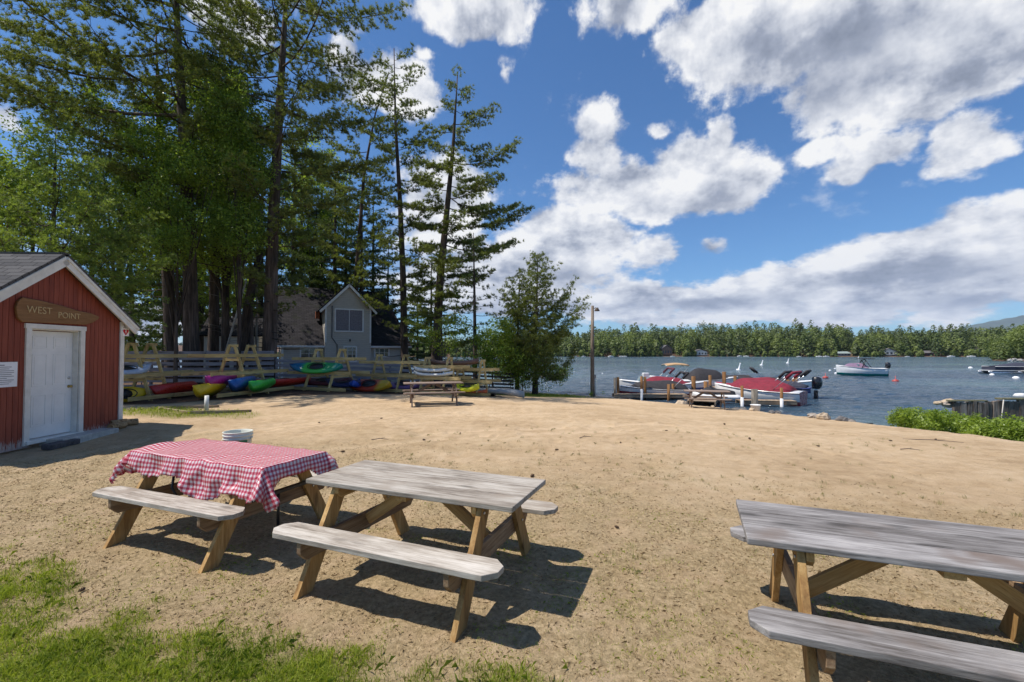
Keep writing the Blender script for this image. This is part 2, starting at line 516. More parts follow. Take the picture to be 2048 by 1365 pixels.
def mulch_mask(x, y):
    f = np.interp(x, [-18, -12.3, -10.5, -9, -6, -3.5, -2], [14.2, 15.2, 16.7, 18.4, 19.7, 20.6, 24]); d = 1.9 - np.where((x < -2.2) & (y < 30) & (x > -22), (y - f) * 1.2 + .3, -3)
    n = (fbm(x * 1.5, y * 1.5, 3, 55) - .5) * 1.2
    wood_floor = np.clip((y - (23.2 + .28 * (x + 8))) * .8, 0, 1) * (x < -1.5) * (x > -70) * (y < 70)
    return np.clip(np.maximum(1.9 - d + n, wood_floor), 0, 1)


xs = axis([(-6000, -1000, 1000), (-1000, -200, 100), (-200, -60, 14), (-60, -22, 1.6), (-22, -8, .16), (-8, 8, .055), (8, 20, .16), (20, 60, 2), (60, 420, 12), (420, 1000, 100), (1000, 6000, 1000)])
ys = axis([(-600, -40, 140), (-40, 0, 5), (0, 1.6, .4), (1.6, 8, .045), (8, 14, .09), (14, 30, .18), (30, 60, 1.2), (60, 300, 12), (300, 420, 8), (420, 1000, 60), (1000, 7000, 1000)])
gme = grid_mesh('ground', xs, ys, lambda x, y: tz(x, y, True))
co = np.empty(len(gme.vertices) * 3, 'f'); gme.vertices.foreach_get('co', co); co = co.reshape(-1, 3)
gx, gy = co[:, 0].astype(float), co[:, 1].astype(float)
zone = np.stack([np.maximum(lawn_mask(gx, gy), edge_grass(gx, gy)), mulch_mask(gx, gy), dry_mask(gx, gy), track_mask(gx, gy)], -1)
zone[:, 0] = np.where(gy > 60, 1, zone[:, 0]); zone[:, 1] = np.where(gy > 150, 1, zone[:, 1])
ca = gme.color_attributes.new('zone', 'FLOAT_COLOR', 'POINT'); ca.data.foreach_set('color', zone.astype('f').ravel())


def ground_material():
    m, t, p = newmat('sand_ground')
    pos = geop(t)
    zc = t.n.new('ShaderNodeVertexColor'); zc.layer_name = 'zone'
    sz = t.n.new('ShaderNodeSeparateColor'); t.l.new(zc.outputs[0], sz.inputs[0])
    big = t.noise(pos, .5, 4, .6); mid = t.noise(pos, 4.5, 5, .65); fine = t.noise(pos, 60, 4, .7); grit = t.noise(pos, 240, 2, .6)
    sand = t.ramp(t.m('ADD', t.m('MULTIPLY', big, .5), t.m('MULTIPLY', mid, .5)), [(.38, (.45, .315, .18)), (.5, (.58, .42, .255)), (.62, (.69, .525, .34))])
    # raked and driven tracks: long soft streaks
    tr = t.mapv(pos, (.22, 2.1, 1), rot=(0, 0, R(-22)))
    streak = t.noise(tr, 1.6, 4, .55, .3)
    sand = t.mix(t.rng(streak, .44, .64, 0, .3), sand, (.70, .53, .34)); sand = t.mix(t.m('MULTIPLY', zc.outputs[1], .8), sand, (.72, .54, .35))
    gr = t.rng(grit, .3, .75)
    sand = t.mix(t.m('MULTIPLY', gr, .28), sand, (.30, .20, .12), 'MIX')
    sand = t.mix(t.m('MULTIPLY', t.rng(fine, .30, .46, 1, 0), .3), sand, (.25, .17, .10))
    sp = t.n.new('ShaderNodeTexVoronoi'); t.l.new(pos, sp.inputs['Vector']); sp.inputs['Scale'].default_value = 42
    peb = t.m('MULTIPLY', t.rng(sp.outputs['Distance'], .10, .16, 1, 0), t.rng(t.noise(pos, 9, 2), .5, .6))
    sand = t.mix(peb, sand, (.13, .085, .055))
    drycol = t.ramp(t.noise(pos, 26, 5, .7), [(.34, (.16, .12, .055)), (.5, (.38, .29, .15)), (.64, (.60, .46, .27))])
    f3 = t.m('MULTIPLY', sz.outputs[2], t.rng(t.noise(pos, 3.2, 5, .65), .28, .52))
    col = t.mix(t.m('MULTIPLY', f3, .68), sand, drycol)
    green = t.ramp(t.noise(pos, 18, 4, .7), [(.3, (.11, .12, .025)), (.55, (.20, .20, .05)), (.75, (.33, .29, .11))])
    gf = t.m('MULTIPLY', sz.outputs[0], t.rng(t.noise(pos, 8, 4), .3, .5, .45, 1))
    col = t.mix(gf, col, green)
    mul = t.ramp(t.noise(pos, 22, 5, .75), [(.34, (.035, .022, .016)), (.52, (.12, .075, .05)), (.68, (.26, .17, .11))])
    col = t.mix(sz.outputs[1], col, mul)
    t.set(p, 'Base Color', col); p.inputs['Roughness'].default_value = .95; p.inputs['Specular IOR Level'].default_value = .15
    hb = t.m('ADD', t.m('MULTIPLY', fine, .6), t.m('ADD', t.m('MULTIPLY', mid, 1.2), t.m('MULTIPLY', grit, .25)))
    t.set(p, 'Normal', t.bump(hb, .9, .04))
    return m


gme.materials.append(ground_material())
ground = bpy.data.objects.new('ground', gme); C.objects.link(ground); tag(ground, kind='structure')


# ------------------------------------------------------------------ lake
def water_material():
    m, t, p = newmat('lake_water')
    pos = geop(t)
    d = t.noise(t.mapv(pos, (.03, .06, 1)), 1, 3)
    t.set(p, 'Base Color', t.ramp(d, [(.36, (.035, .065, .10)), (.52, (.062, .108, .145)), (.66, (.10, .17, .175))]))
    p.inputs['Roughness'].default_value = .12; p.inputs['IOR'].default_value = 1.33
    w1 = t.noise(t.mapv(pos, (.55, 1.5, 1), rot=(0, 0, R(12))), 1.0, 5, .6, .4)
    w2 = t.noise(t.mapv(pos, (2.4, 5.5, 1), rot=(0, 0, R(-8))), 1.0, 3, .6, .3)
    b = t.n.new('ShaderNodeBump'); t.l.new(t.m('ADD', w1, t.m('MULTIPLY', w2, .22)), b.inputs['Height'])
    b.inputs['Strength'].default_value = 1.0; b.inputs['Distance'].default_value = .8
    t.l.new(b.outputs[0], p.inputs['Normal'])
    return m


def water_z(x, y):
    a = np.clip((120 - y) / 60, 0, 1)
    return WATER + a * ((fbm(x * .6, y * 1.25, 3, 91) - .5) * .24)


wx = axis([(-3000, -400, 400), (-400, -60, 30), (-60, 80, .35), (80, 400, 20), (400, 3000, 400)])
wy = axis([(6, 14, 1), (14, 60, .22), (60, 120, .7), (120, 420, 12), (420, 3000, 300)])
wme = grid_mesh('lake_water', wx, wy, water_z); wme.materials.append(water_material())
lake = bpy.data.objects.new('lake_water', wme); C.objects.link(lake); tag(lake, kind='structure')


# ------------------------------------------------------------------ leaves, needles and grass as raw triangles
def basis(dirs, rng):
    d = dirs / (np.linalg.norm(dirs, axis=1, keepdims=True) + 1e-9)
    r = rng.normal(size=d.shape); a = np.cross(d, r); a /= (np.linalg.norm(a, axis=1, keepdims=True) + 1e-9)
    b = np.cross(d, a)
    return np.stack([a, b, d], -1)          # columns


def scatter(template, pos, dirs, scale, rng):
    Bm = basis(dirs, rng) * np.asarray(scale)[:, None, None]
    return (np.einsum('nij,kj->nki', Bm, template) + pos[:, None, :]).reshape(-1, 3)


def tint_attr(me, vals):
    a = me.attributes.new('tint', 'FLOAT', 'POINT'); a.data.foreach_set('value', vals.astype('f'))


def leaf_mat(name, dark, light, trans=.35, tcol=None, rough=.55):
    if name in MATS: return MATS[name]
    m, t, p = newmat(name)
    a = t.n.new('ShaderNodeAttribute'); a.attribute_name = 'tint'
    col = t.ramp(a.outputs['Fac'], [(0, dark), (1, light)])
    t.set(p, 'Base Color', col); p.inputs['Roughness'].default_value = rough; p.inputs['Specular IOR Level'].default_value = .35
    tr = t.n.new('ShaderNodeBsdfTranslucent')
    t.l.new(t.mix(1.0, col, (tcol or (1.5, 1.5, .7)) + (1,), 'MULTIPLY'), tr.inputs[0])
    mx = t.n.new('ShaderNodeMixShader'); mx.inputs[0].default_value = trans
    t.l.new(p.outputs[0], mx.inputs[1]); t.l.new(tr.outputs[0], mx.inputs[2])
    t.l.new(mx.outputs[0], t.n['Material Output'].inputs[0])
    MATS[name] = m
    return m


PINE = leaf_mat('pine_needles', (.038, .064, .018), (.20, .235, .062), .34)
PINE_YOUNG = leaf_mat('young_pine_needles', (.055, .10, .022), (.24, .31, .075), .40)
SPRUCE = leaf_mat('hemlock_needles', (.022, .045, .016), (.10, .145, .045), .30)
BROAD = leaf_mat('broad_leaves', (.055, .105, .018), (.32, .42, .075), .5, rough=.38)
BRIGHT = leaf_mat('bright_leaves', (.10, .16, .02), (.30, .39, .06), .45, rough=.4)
BARK = wood('pine_bark', [(.3, (.035, .026, .021)), (.5, (.085, .062, .05)), (.7, (.16, .12, .10))], .35, .95, .03, knots=False)
BARK_PALE = wood('pale_bark', [(.3, (.12, .10, .085)), (.5, (.24, .21, .18)), (.7, (.36, .32, .28))], .6, .95, .01, knots=False)


def needle_template(n, L, w, cone, rng):
    out = []
    for i in range(n):
        a = 2 * math.pi * i / n + rng.uniform(-.4, .4); th = cone * rng.uniform(.25, 1)
        d = np.array([math.sin(th) * math.cos(a), math.sin(th) * math.sin(a), math.cos(th)]) * L * rng.uniform(.75, 1.15)
        sd = np.cross(d, [rng.uniform(-1, 1), rng.uniform(-1, 1), rng.uniform(-1, 1)]); sd = sd / (np.linalg.norm(sd) + 1e-9) * w
        b = d * .08
        out += [b - sd * .5, b + sd * .5, d]
    return np.array(out)


def leaf_template(n, rad, size, rng):
    """n leaf quads spread in a ball of radius rad, roughly flat, each its own tilt"""
    out = []
    for i in range(n):
        c = rng.normal(size=3); c = c / np.linalg.norm(c) * rad * rng.uniform(.2, 1) ** .5
        nn = rng.normal(size=3) * .8 + np.array([0, 0, 1.0]); nn /= np.linalg.norm(nn)
        a = np.cross(nn, rng.normal(size=3)); a /= np.linalg.norm(a); b = np.cross(nn, a); s = size * rng.uniform(.7, 1.25)
        out += [c - a * s * .5, c + b * s * .36, c + a * s * .55, c - b * s * .36]
    return np.array(out)


def crown_obj(name, co, k, mat, parent, tint):
    faces = np.arange(len(co)).reshape(-1, k)
    me = raw_mesh(name, co, faces, smooth=False); tint_attr(me, tint); me.materials.append(mat)
    o = bpy.data.objects.new(name, me); C.objects.link(o); o.parent = parent
    return o


def path_fn(pts):
    pts = [Vector(p) for p in pts]; hs = [p.z for p in pts]
    def f(z):
        return np.array([np.interp(z, hs, [p.x for p in pts]), np.interp(z, hs, [p.y for p in pts]), z])
    return f


def pine(label, base, pts, r0, h0, nl, Lfun, mat=None, group=None, seed=1, up=.12, droop=.05, bias=None, dens=1.0, tuft=.17, ntri=16, wf=.155, side=.42,
         name='pine_tree', dead=0, r1=.035, twist=.0, bark=None, limbz=None, leaf=None):
    """trunk through local points pts [(dx,dy,z)...]; limbs from height h0 up; Lfun(f)->length for f in 0..1; bias=(azimuth,strength)"""
    rng = np.random.default_rng(seed); mat = mat or PINE
    root = thing(name, label, 'tree', base, 0, group)
    H = pts[-1][2]; pf = path_fn(pts)
    tr = MB(); zz = np.linspace(-.4, H, 16)
    def rad(z): return max(r1, r0 * (1 - max(z, 0) / H) ** .75 + (.35 * r0 * max(0, 1 - z / 1.2) if z < 1.2 else 0))
    tr.tube([pf(max(z, 0)) + np.array([0, 0, min(z, 0)]) for z in zz], [rad(z) for z in zz], 12)
    P = []; D = []; T = []; Sx = []
    zs = limbz if limbz is not None else [h0 + (H - h0) * ((i + rng.uniform(-.4, .4)) / nl) for i in range(nl)]
    lim = []
    for i, z in enumerate(zs):
        z = min(max(z, h0 * .9), H * .995); f = (z - h0) / (H - h0)
        azm = i * 2.4 + rng.uniform(-.5, .5)
        L = Lfun(max(0, min(1, f))) * rng.uniform(.55, 1.15)
        if bias: L *= 1 + bias[1] * math.cos(azm - bias[0])
        lim.append((z, azm, max(.25, L), up + .5 * max(0, f - .75)))
    for z in [h0 * rng.uniform(.3, 1) for _ in range(dead)]:
        a = rng.uniform(0, 6.28); o = pf(z); L = rng.uniform(.6, 2.2); d = np.array([math.cos(a), math.sin(a), -.12])
        tr.tube([o, o + d * L * .5, o + d * L + np.array([0, 0, .1])], [.03, .02, .008], 4)
    for (z, azm, L, u) in lim:
        o = pf(z); d = np.array([math.cos(azm), math.sin(azm), 0.]); sdv = np.array([-d[1], d[0], 0])
        cv = rng.uniform(-.18, .18)
        def lp(q): return o + d * L * q + sdv * cv * L * q * q + np.array([0, 0, L * (u * q * q * 1.6 + .06 * q - droop * 2 * q * (1 - q) * 2)])
        qs = np.linspace(0, 1, 6); rb = max(.010, .0075 * L + .008)
        tr.tube([lp(q) for q in qs], [rb * (1 - .85 * q) for q in qs], 5, cap=False)
        nt = max(5, int(L * 4.6 * dens))
        ti = rng.uniform(0, 1)
        for j in range(nt):
            q = .22 + .78 * (j + rng.uniform(0, 1)) / nt
            sg = 1 if j % 2 else -1
            c = lp(q); tl = side * L * (1.08 - q * .8) * rng.uniform(.5, 1.15) * min(1, q * 2.6) + .15
            ang = rng.uniform(.5, 1.0) * sg
            td = d * math.cos(ang) + sdv * math.sin(ang) + np.array([0, 0, rng.uniform(-.08, .30)])
            m = max(3, int(tl / .095 * dens))
            if tl > .5: tr.tube([c, c + td * tl * .9], [.010, .004], 3, cap=False)
            w = (np.arange(m) + rng.uniform(0, 1, m)) / m; w = .12 + .88 * w
            p = c[None] + td[None] * (tl * w)[:, None] + rng.normal(size=(m, 3)) * np.array([.08, .08, .055])
            P.append(p); D.append(td[None] * .8 + np.array([0, 0, .7]) + rng.normal(size=(m, 3)) * .45)
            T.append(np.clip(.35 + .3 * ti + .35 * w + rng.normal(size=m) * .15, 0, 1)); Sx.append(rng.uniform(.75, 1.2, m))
    tr.build('trunk', bark or BARK, root, recalc=False)
    P = np.concatenate(P); D = np.concatenate(D); T = np.concatenate(T); Sx = np.concatenate(Sx)
    if leaf:
        tp = leaf_template(leaf[0], leaf[1], leaf[2], rng); k = 4
        idx = rng.uniform(size=len(P)) < leaf[3]; P, D, T, Sx = P[idx], D[idx], T[idx], Sx[idx]
    else: tp = needle_template(ntri, tuft, tuft * wf, 1.25, rng); k = 3
    co = scatter(tp, P, D, Sx, rng)
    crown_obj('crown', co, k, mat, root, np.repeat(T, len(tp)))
    return root


def broadleaf(label, base, H, r0, blobs, ncl, mat, group=None, seed=1, leaf=.10, name='broadleaf_tree', crad=.38, nleaf=22, cat='tree', lean=(0, 0), nbr=14):
    """blobs: list of (x,y,z,rx,ry,rz) ellipsoids of the crown in local coordinates"""
    rng = np.random.default_rng(seed)
    root = thing(name, label, cat, base, 0, group)
    if r0 > 0:
        tr = MB(); top = H * .85
        tr.tube([(lean[0] * q, lean[1] * q, -.3 + (top + .3) * q) for q in np.linspace(0, 1, 8)], [r0 * (1 - .8 * q) for q in np.linspace(0, 1, 8)], 10)
        for i in range(nbr):
            b = blobs[i % len(blobs)]; q = rng.uniform(.25, .8); s = np.array([lean[0] * q, lean[1] * q, -.3 + (top + .3) * q])
            e = np.array(b[:3]) + rng.normal(size=3) * np.array(b[3:]) * .45; e[2] = max(e[2], s[2] + .3)
            mid = (s + e) / 2 + np.array([0, 0, .25])
            tr.tube([s, mid, e], [r0 * .38 * (1 - q * .6), r0 * .2, .01], 5, cap=False)
        tr.build('trunk', BARK, root, recalc=False)
    vol = np.array([b[3] * b[4] * b[5] for b in blobs]) ** .67; cnt = (vol / vol.sum() * ncl).astype(int) + 1
    P = []; D = []; T = []
    for b, n in zip(blobs, cnt):
        u = rng.normal(size=(n, 3)); u /= np.linalg.norm(u, axis=1, keepdims=True)
        r = rng.uniform(.45, 1.08, n) ** .6
        # lumpy outline with gaps
        lump = .78 + .5 * (vnoise(u[:, 0] * 3 + b[0] * 3 + 9, u[:, 1] * 3 + u[:, 2] * 2.1 + 5, seed))
        p = np.array(b[:3]) + u * (r * lump)[:, None] * np.array(b[3:])
        P.append(p); D.append(np.array([0, 0, 1.]) + u * .5 + rng.normal(size=(n, 3)) * .3)
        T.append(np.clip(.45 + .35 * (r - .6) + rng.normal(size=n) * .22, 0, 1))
    P = np.concatenate(P); D = np.concatenate(D); T = np.concatenate(T)
    keep = vnoise(P[:, 0] * 1.1 + P[:, 1] * .7 + 50, P[:, 2] * 1.3 + 20, seed + 5) > .26
    P, D, T = P[keep], D[keep], T[keep]
    tp = leaf_template(nleaf, crad, leaf, rng)
    co = scatter(tp, P, D, rng.uniform(.7, 1.3, len(P)), rng)
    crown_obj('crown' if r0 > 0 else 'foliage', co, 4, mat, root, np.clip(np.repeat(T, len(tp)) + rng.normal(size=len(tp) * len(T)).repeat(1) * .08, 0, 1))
    return root

# ------------------------------------------------------------------ red shed
WHITE = plain('white_trim_paint', (.68, .66, .61), .5, .10, 5)
DOORW = plain('white_door_paint', (.72, .73, .72), .45, .06, 3)
CONC = plain('concrete_step', (.42, .41, .38), .9, .2, 9, bump=.004)
BRASS = plain('brass', (.55, .38, .13), .35, .15, 9, metal=.9)
STEELC = plain('bare_steel', (.55, .55, .55), .35, .1, 9, metal=.9)
BLACKP = plain('black_plastic', (.018, .018, .02), .45, .2, 8)
SIGNTXT = plain('sign_ink', (.03, .03, .03), .6, .1)
PAPER = plain('notice_paper', (.78, .78, .80), .6, .05, 4)
SIGNRED = plain('sign_red', (.50, .012, .02), .5, .06)


def red_boards():
    m, t, p = newmat('red_board_paint')
    g = att(t)
    n1 = t.noise(t.mapv(g, (1.1, 9, 9)), 1, 5, .6); n2 = t.noise(t.mapv(g, (3, 60, 60)), 1, 4, .6)
    col = t.ramp(t.m('ADD', t.m('MULTIPLY', n1, .6), t.m('MULTIPLY', n2, .4)), [(.3, (.12, .020, .010)), (.5, (.215, .040, .019)), (.7, (.29, .068, .035))])
    sx = t.n.new('ShaderNodeSeparateXYZ'); t.l.new(g, sx.inputs[0])
    low = t.rng(sx.outputs[0], .0, .55, .50, -.35)
    pe = t.rng(t.m('ADD', t.noise(t.mapv(g, (6, 42, 42)), 1, 4, .65), low), .74, .82)
    col = t.mix(t.m('MULTIPLY', pe, .75), col, (.42, .36, .33))
    t.set(p, 'Base Color', col); p.inputs['Roughness'].default_value = .7
    t.set(p, 'Normal', t.bump(n2, .5, .003))
    return m


RED = red_boards()


def shingle_mat(name, a, b, moss=None, sc=1.0, vec=None):
    m, t, p = newmat(name)
    g = att(t)
    br = t.n.new('ShaderNodeTexBrick'); t.l.new(t.mapv(g, (1, 1, 1)), br.inputs['Vector'])
    br.inputs['Scale'].default_value = 1.0 / sc; br.inputs['Brick Width'].default_value = .30; br.inputs['Row Height'].default_value = .14
    br.inputs['Mortar Size'].default_value = .008; br.inputs['Color1'].default_value = a + (1,); br.inputs['Color2'].default_value = b + (1,)
    br.inputs['Mortar'].default_value = tuple(c * .3 for c in a) + (1,); br.offset = .5
    n = t.noise(g, 60, 3, .7)
    col = t.mix(t.rng(n, .3, .7, .0, .5), br.outputs[0], tuple(c * .5 for c in a))
    if moss: col = t.mix(t.rng(t.noise(g, 1.1, 4), .56, .66, 0, .7), col, moss)
    t.set(p, 'Base Color', col); p.inputs['Roughness'].default_value = .95; p.inputs['Specular IOR Level'].default_value = .08
    t.set(p, 'Normal', t.bump(t.m('ADD', br.outputs[1], t.m('MULTIPLY', n, .5)), .6, .01))
    return m


SHINGLE = shingle_mat('shed_shingles', (.085, .083, .085), (.135, .13, .13))


def build_shed():
    zb = .02; EZ, RZ, HW = 2.44, 3.58, 1.60
    s = thing('shed', 'red vertical board shed with white door and white gable trim', 'shed', (-8.935, 8.92, 0), math.atan2(.04, 1.0))
    def rz(y): return EZ + (RZ - EZ) * (1 - abs(y) / HW)
    w = MB(); bw = .102; y = -HW
    dl, dr = -.50, .50      # door opening along the wall
    while y < HW - 1e-3:
        a, b = y + .004, min(y + bw, HW) - .004
        lo = zb
        if a > dl - .07 and b < dr + .08: lo = 2.22
        za, zc = rz(a) - .02, rz(b) - .02
        th = .02; d = 0
        vs = [(-th, a, lo), (0, a, lo), (0, b, lo), (-th, b, lo), (-th, a, za), (0, a, za), (0, b, zc), (-th, b, zc)]
        gs = [(v[2], v[1], v[0]) for v in vs]
        w._add(vs, [(3, 2, 1, 0), (4, 5, 6, 7), (0, 1, 5, 4), (1, 2, 6, 5), (2, 3, 7, 6), (3, 0, 4, 7)], gs)
        y += bw
    for (a, b) in ((-HW, dl - .03), (dr + .03, HW)): w.box((-.045, (a + b) / 2, 1.25), (.03, b - a, 2.3))        # backing, dark gaps between boards
    w.box((-.046, 0, 2.32), (.03, 1.2, .16))
    w.prism([(-HW + .02, 2.4), (HW - .02, 2.4), (0, RZ - .05)], (-.045, 0, 0), (0, 1, 0), (0, 0, 1), .03)
    for sgn in (-1, 1):
        for k in range(36):
            x = -.1 - k * .104
            w.beam((x, sgn * (HW - .01), zb), (x, sgn * (HW - .01), EZ), .098, .02, up=(0, 1, 0))
    w.build('wall', RED, s)
    # roof: two shingled slopes with thickness
    r = MB(); ov = .16; sl = math.hypot(HW, RZ - EZ); ext = .32
    for sgn in (-1, 1):
        n = Vector((0, sgn * (RZ - EZ) / sl, HW / sl)); dn = Vector((0, sgn * HW / sl, -(RZ - EZ) / sl))
        L = sl + ext; x0, x1 = -3.95, ov; top = Vector((0, 0, RZ + .06))
        for (off, th) in ((.0, .05),):
            vs = []
            for q in (0, 1):
                for (u, v) in ((x0, 0), (x1, 0), (x1, L), (x0, L)):
                    vs.append(top + Vector((u, 0, 0)) + dn * v + n * (.03 + q * th))
            gs = [(u, v, 0) for q in (0, 1) for (u, v) in ((x0, 0), (x1, 0), (x1, L), (x0, L))]
            b = len(r.v); r.v += [tuple(v) for v in vs]; r.g += gs
            fs = [(0, 1, 2, 3), (7, 6, 5, 4), (0, 4, 5, 1), (1, 5, 6, 2), (2, 6, 7, 3), (3, 7, 4, 0)]
            r.f += [tuple(b + i for i in f) for f in fs]; r.mi += [0] * 6; r.sm += [False] * 6
    rf = r.build('roof', SHINGLE, s)
    rc = MB(); rc.box((-1.9, 0, RZ + .135), (4.1, .14, .03)); rc.build('ridge_cap', SHINGLE, rf)
    # rake boards
    for sgn in (-1, 1):
        n = Vector((0, sgn * (RZ - EZ) / sl, HW / sl)); dn = Vector((0, sgn * HW / sl, -(RZ - EZ) / sl))
        m = MB(); a = Vector((ov - .02, 0, RZ + .06)); b = a + dn * (sl + ext)
        m.beam(a - n * .055 + dn * .005, b - n * .055, .035, .17, up=n)
        m.beam(a + Vector((.018, 0, 0)) - n * .0 + dn * .03, b + Vector((.018, 0, 0)), .03, .05, up=n)
        m.beam(Vector((.07, 0, RZ + .05)) - n * .01 + dn * .02, Vector((.07, 0, RZ + .05)) + dn * (sl + ext - .03) - n * .01, .14, .02, up=n)
        m.build('rake_board', WHITE, s)
    # eave return blocks
    for sgn in (-1, 1):
        m = MB(); m.prism([(sgn * (HW + .02), EZ - .10), (sgn * (HW + .27), EZ - .10), (sgn * (HW + .27), EZ + .0), (sgn * (HW + .02), EZ + .15)], (.07, 0, 0), (0, 1, 0), (0, 0, 1), .12)
        m.build('eave_return', WHITE, s)
    for sgn in (-1, 1):
        m = MB(); m.box((.016, sgn * (HW - .045), (EZ + zb) / 2 + .03), (.03, .11, EZ - zb + .0)); m.box((-.07, sgn * (HW + .012), (EZ + zb) / 2), (.14, .024, EZ - zb)); m.build('corner_trim', WHITE, s, .003)
    # door, recessed
    fr = MB()
    for (a, b) in ((dl - .10, dl), (dr, dr + .10)): fr.box((.012, (a + b) / 2, 1.14), (.04, abs(b - a), 2.16))
    fr.box((.014, 0, 2.26), (.044, 1.24, .09))
    for yy in (dl + .012, dr - .012): fr.box((-.09, yy, 1.14), (.16, .02, 2.12))
    fr.box((-.09, 0, 2.205), (.16, .98, .02))
    fr.build('door_frame', WHITE, s, .003)
    d = MB(); x = -.13; W = .955; H = 2.03; z0 = .15
    d.box((x, 0, z0 + H / 2), (.035, W, H))
    do = d.build('door', DOORW, s, .003)
    pn = MB()
    for (y0, y1) in ((-.34, -.07), (.07, .34)):
        for (a, b) in ((.22, .80), (.98, 1.58), (1.70, 1.93)):
            zc, h = z0 + (a + b) / 2, b - a; yc, ww = (y0 + y1) / 2, y1 - y0
            for (yy, zz, sy, sz) in ((y0, zc, .016, h), (y1, zc, .016, h), (yc, z0 + a, ww, .016), (yc, z0 + b, ww, .016)):
                pn.box((x + .020, yy, zz), (.008, sy, sz))
            pn.box((x + .019, yc, zc), (.006, ww - .07, h - .07))
    pn.build('door_moulding', DOORW, do, .002)
    kn = MB(); kn.lathe([(0, -.0), (.03, 0), (.03, .008), (.012, .01), (.012, .03), (.028, .045), (.027, .062), (0, .07)], n=16)
    k = kn.build('door_knob', BRASS, do, loc=(x + .018, .405, z0 + .93)); k.rotation_euler = (0, R(90), 0)
    kd = MB(); kd.lathe([(0, 0), (.028, 0), (.026, .014), (0, .016)], n=16)
    k = kd.build('deadbolt', STEELC, do, loc=(x + .018, .405, z0 + 1.10)); k.rotation_euler = (0, R(90), 0)
    th = MB(); th.box((-.06, 0, .105), (.26, 1.16, .06)); th.build('threshold', WHITE, s, .004)
    st = MB(); st.box((.16, .42, .04), (.44, 1.30, .16)); st.build('concrete_step', CONC, s, .012)
    bl = MB(); bl.box((.36, -.28, .055), (.20, .62, .10))
    return s


shed = build_shed()
SM = shed.matrix_basis.copy(); SM = Matrix.Translation((-8.935, 8.92, 0)) @ Matrix.Rotation(math.atan2(.04, 1.0), 4, 'Z')
SRZ = math.atan2(.04, 1.0)


def on_shed(x, y, z): return SM @ Vector((x, y, z))


SIGNWOOD = wood('old_sign_wood', [(.2, (.16, .075, .03)), (.5, (.235, .12, .05)), (.8, (.31, .17, .075))], .5, .75, .002, knots=False)
sg = thing('carved_sign', 'brown carved wooden slab reading WEST POINT above the shed door', 'sign', on_shed(.03, -.02, 2.52), SRZ)
mb = MB()
poly = [(-.98, -.02), (-.95, -.13), (-.85, -.20), (-.4, -.19), (.2, -.18), (.75, -.17), (.95, -.12), (1.13, -.03), (1.16, .02), (.9, .08), (.55, .10), (.1, .17), (-.4, .22), (-.86, .25), (-.95, .17), (-.99, .07)]
poly = [(a * .80, b) for a, b in poly]
mb.prism(poly, (.0, 0, 0), (0, 1, 0), (0, 0, 1), .05); mb.build('board', SIGNWOOD, sg, .012)
CARVE = plain('carved_letter_wood', (.50, .36, .18), .8, .25, 20)
text('WEST', .185, CARVE, sg, (.030, -.38, .035), (R(90), 0, R(90)), .003)
text('POINT', .165, CARVE, sg, (.030, .22, -.02), (R(88), 0, R(90)), .003)

nt = thing('paper_notice', 'white printed notice sheet pinned on the red boards beside the door', 'notice', on_shed(.014, -1.02, 1.38), SRZ)
mb = MB(); mb.box((0, -.02, 0), (.006, .62, .44)); mb.build('sheet', PAPER, nt)
mb = MB()
for i in range(11):
    w0 = .50 if i in (3, 4, 6, 8) else .34 + .12 * ((i * 7) % 4) / 3
    mb.box((.0045, -.27 + w0 / 2, .165 - i * .033), (.002, w0, .011 if i else .016))
mb.build('printing', plain('notice_ink', (.22, .22, .25), .7), nt)

ae = thing('defibrillator_sign', 'small white AED sign with red heart on the shed corner', 'sign', on_shed(.036, 1.60, 2.27), SRZ)
mb = MB(); mb.box((0, .03, 0), (.006, .19, .24)); mb.build('plate', PAPER, ae, .001)
text('AED', .075, SIGNTXT, ae, (.0045, .03, .085), (R(90), 0, R(90)), .001)
hp = [(0, -.085), (.075, .0), (.08, .03), (.06, .05), (.03, .05), (0, .03), (-.03, .05), (-.06, .05), (-.08, .03), (-.075, .0)]
mb = MB(); mb.prism(hp, (.005, .03, -.02), (0, 1, 0), (0, 0, 1), .003); mb.build('heart', SIGNRED, ae)
mb = MB(); mb.prism([(-.008, .03), (.018, .03), (.006, .004), (.02, .004), (-.012, -.045), (-.002, -.008), (-.016, -.008)], (.008, .03, -.02), (0, 1, 0), (0, 0, 1), .003); mb.build('lightning_bolt', PAPER, ae)

mb = MB(); mb.box((0, 0, 0), (.19, .62, .10)); c = on_shed(.40, -.28, 0)
o = mb.build('slate_block', plain('dark_slate', (.07, .065, .07), .85, .35, 12, bump=.006), None, .015, loc=(c.x, c.y, gz(c.x, c.y) + .05)); o.rotation_euler = (0, R(3), SRZ + .06)
tag(o, 'dark flat slate block lying in front of the shed step', 'stone block')

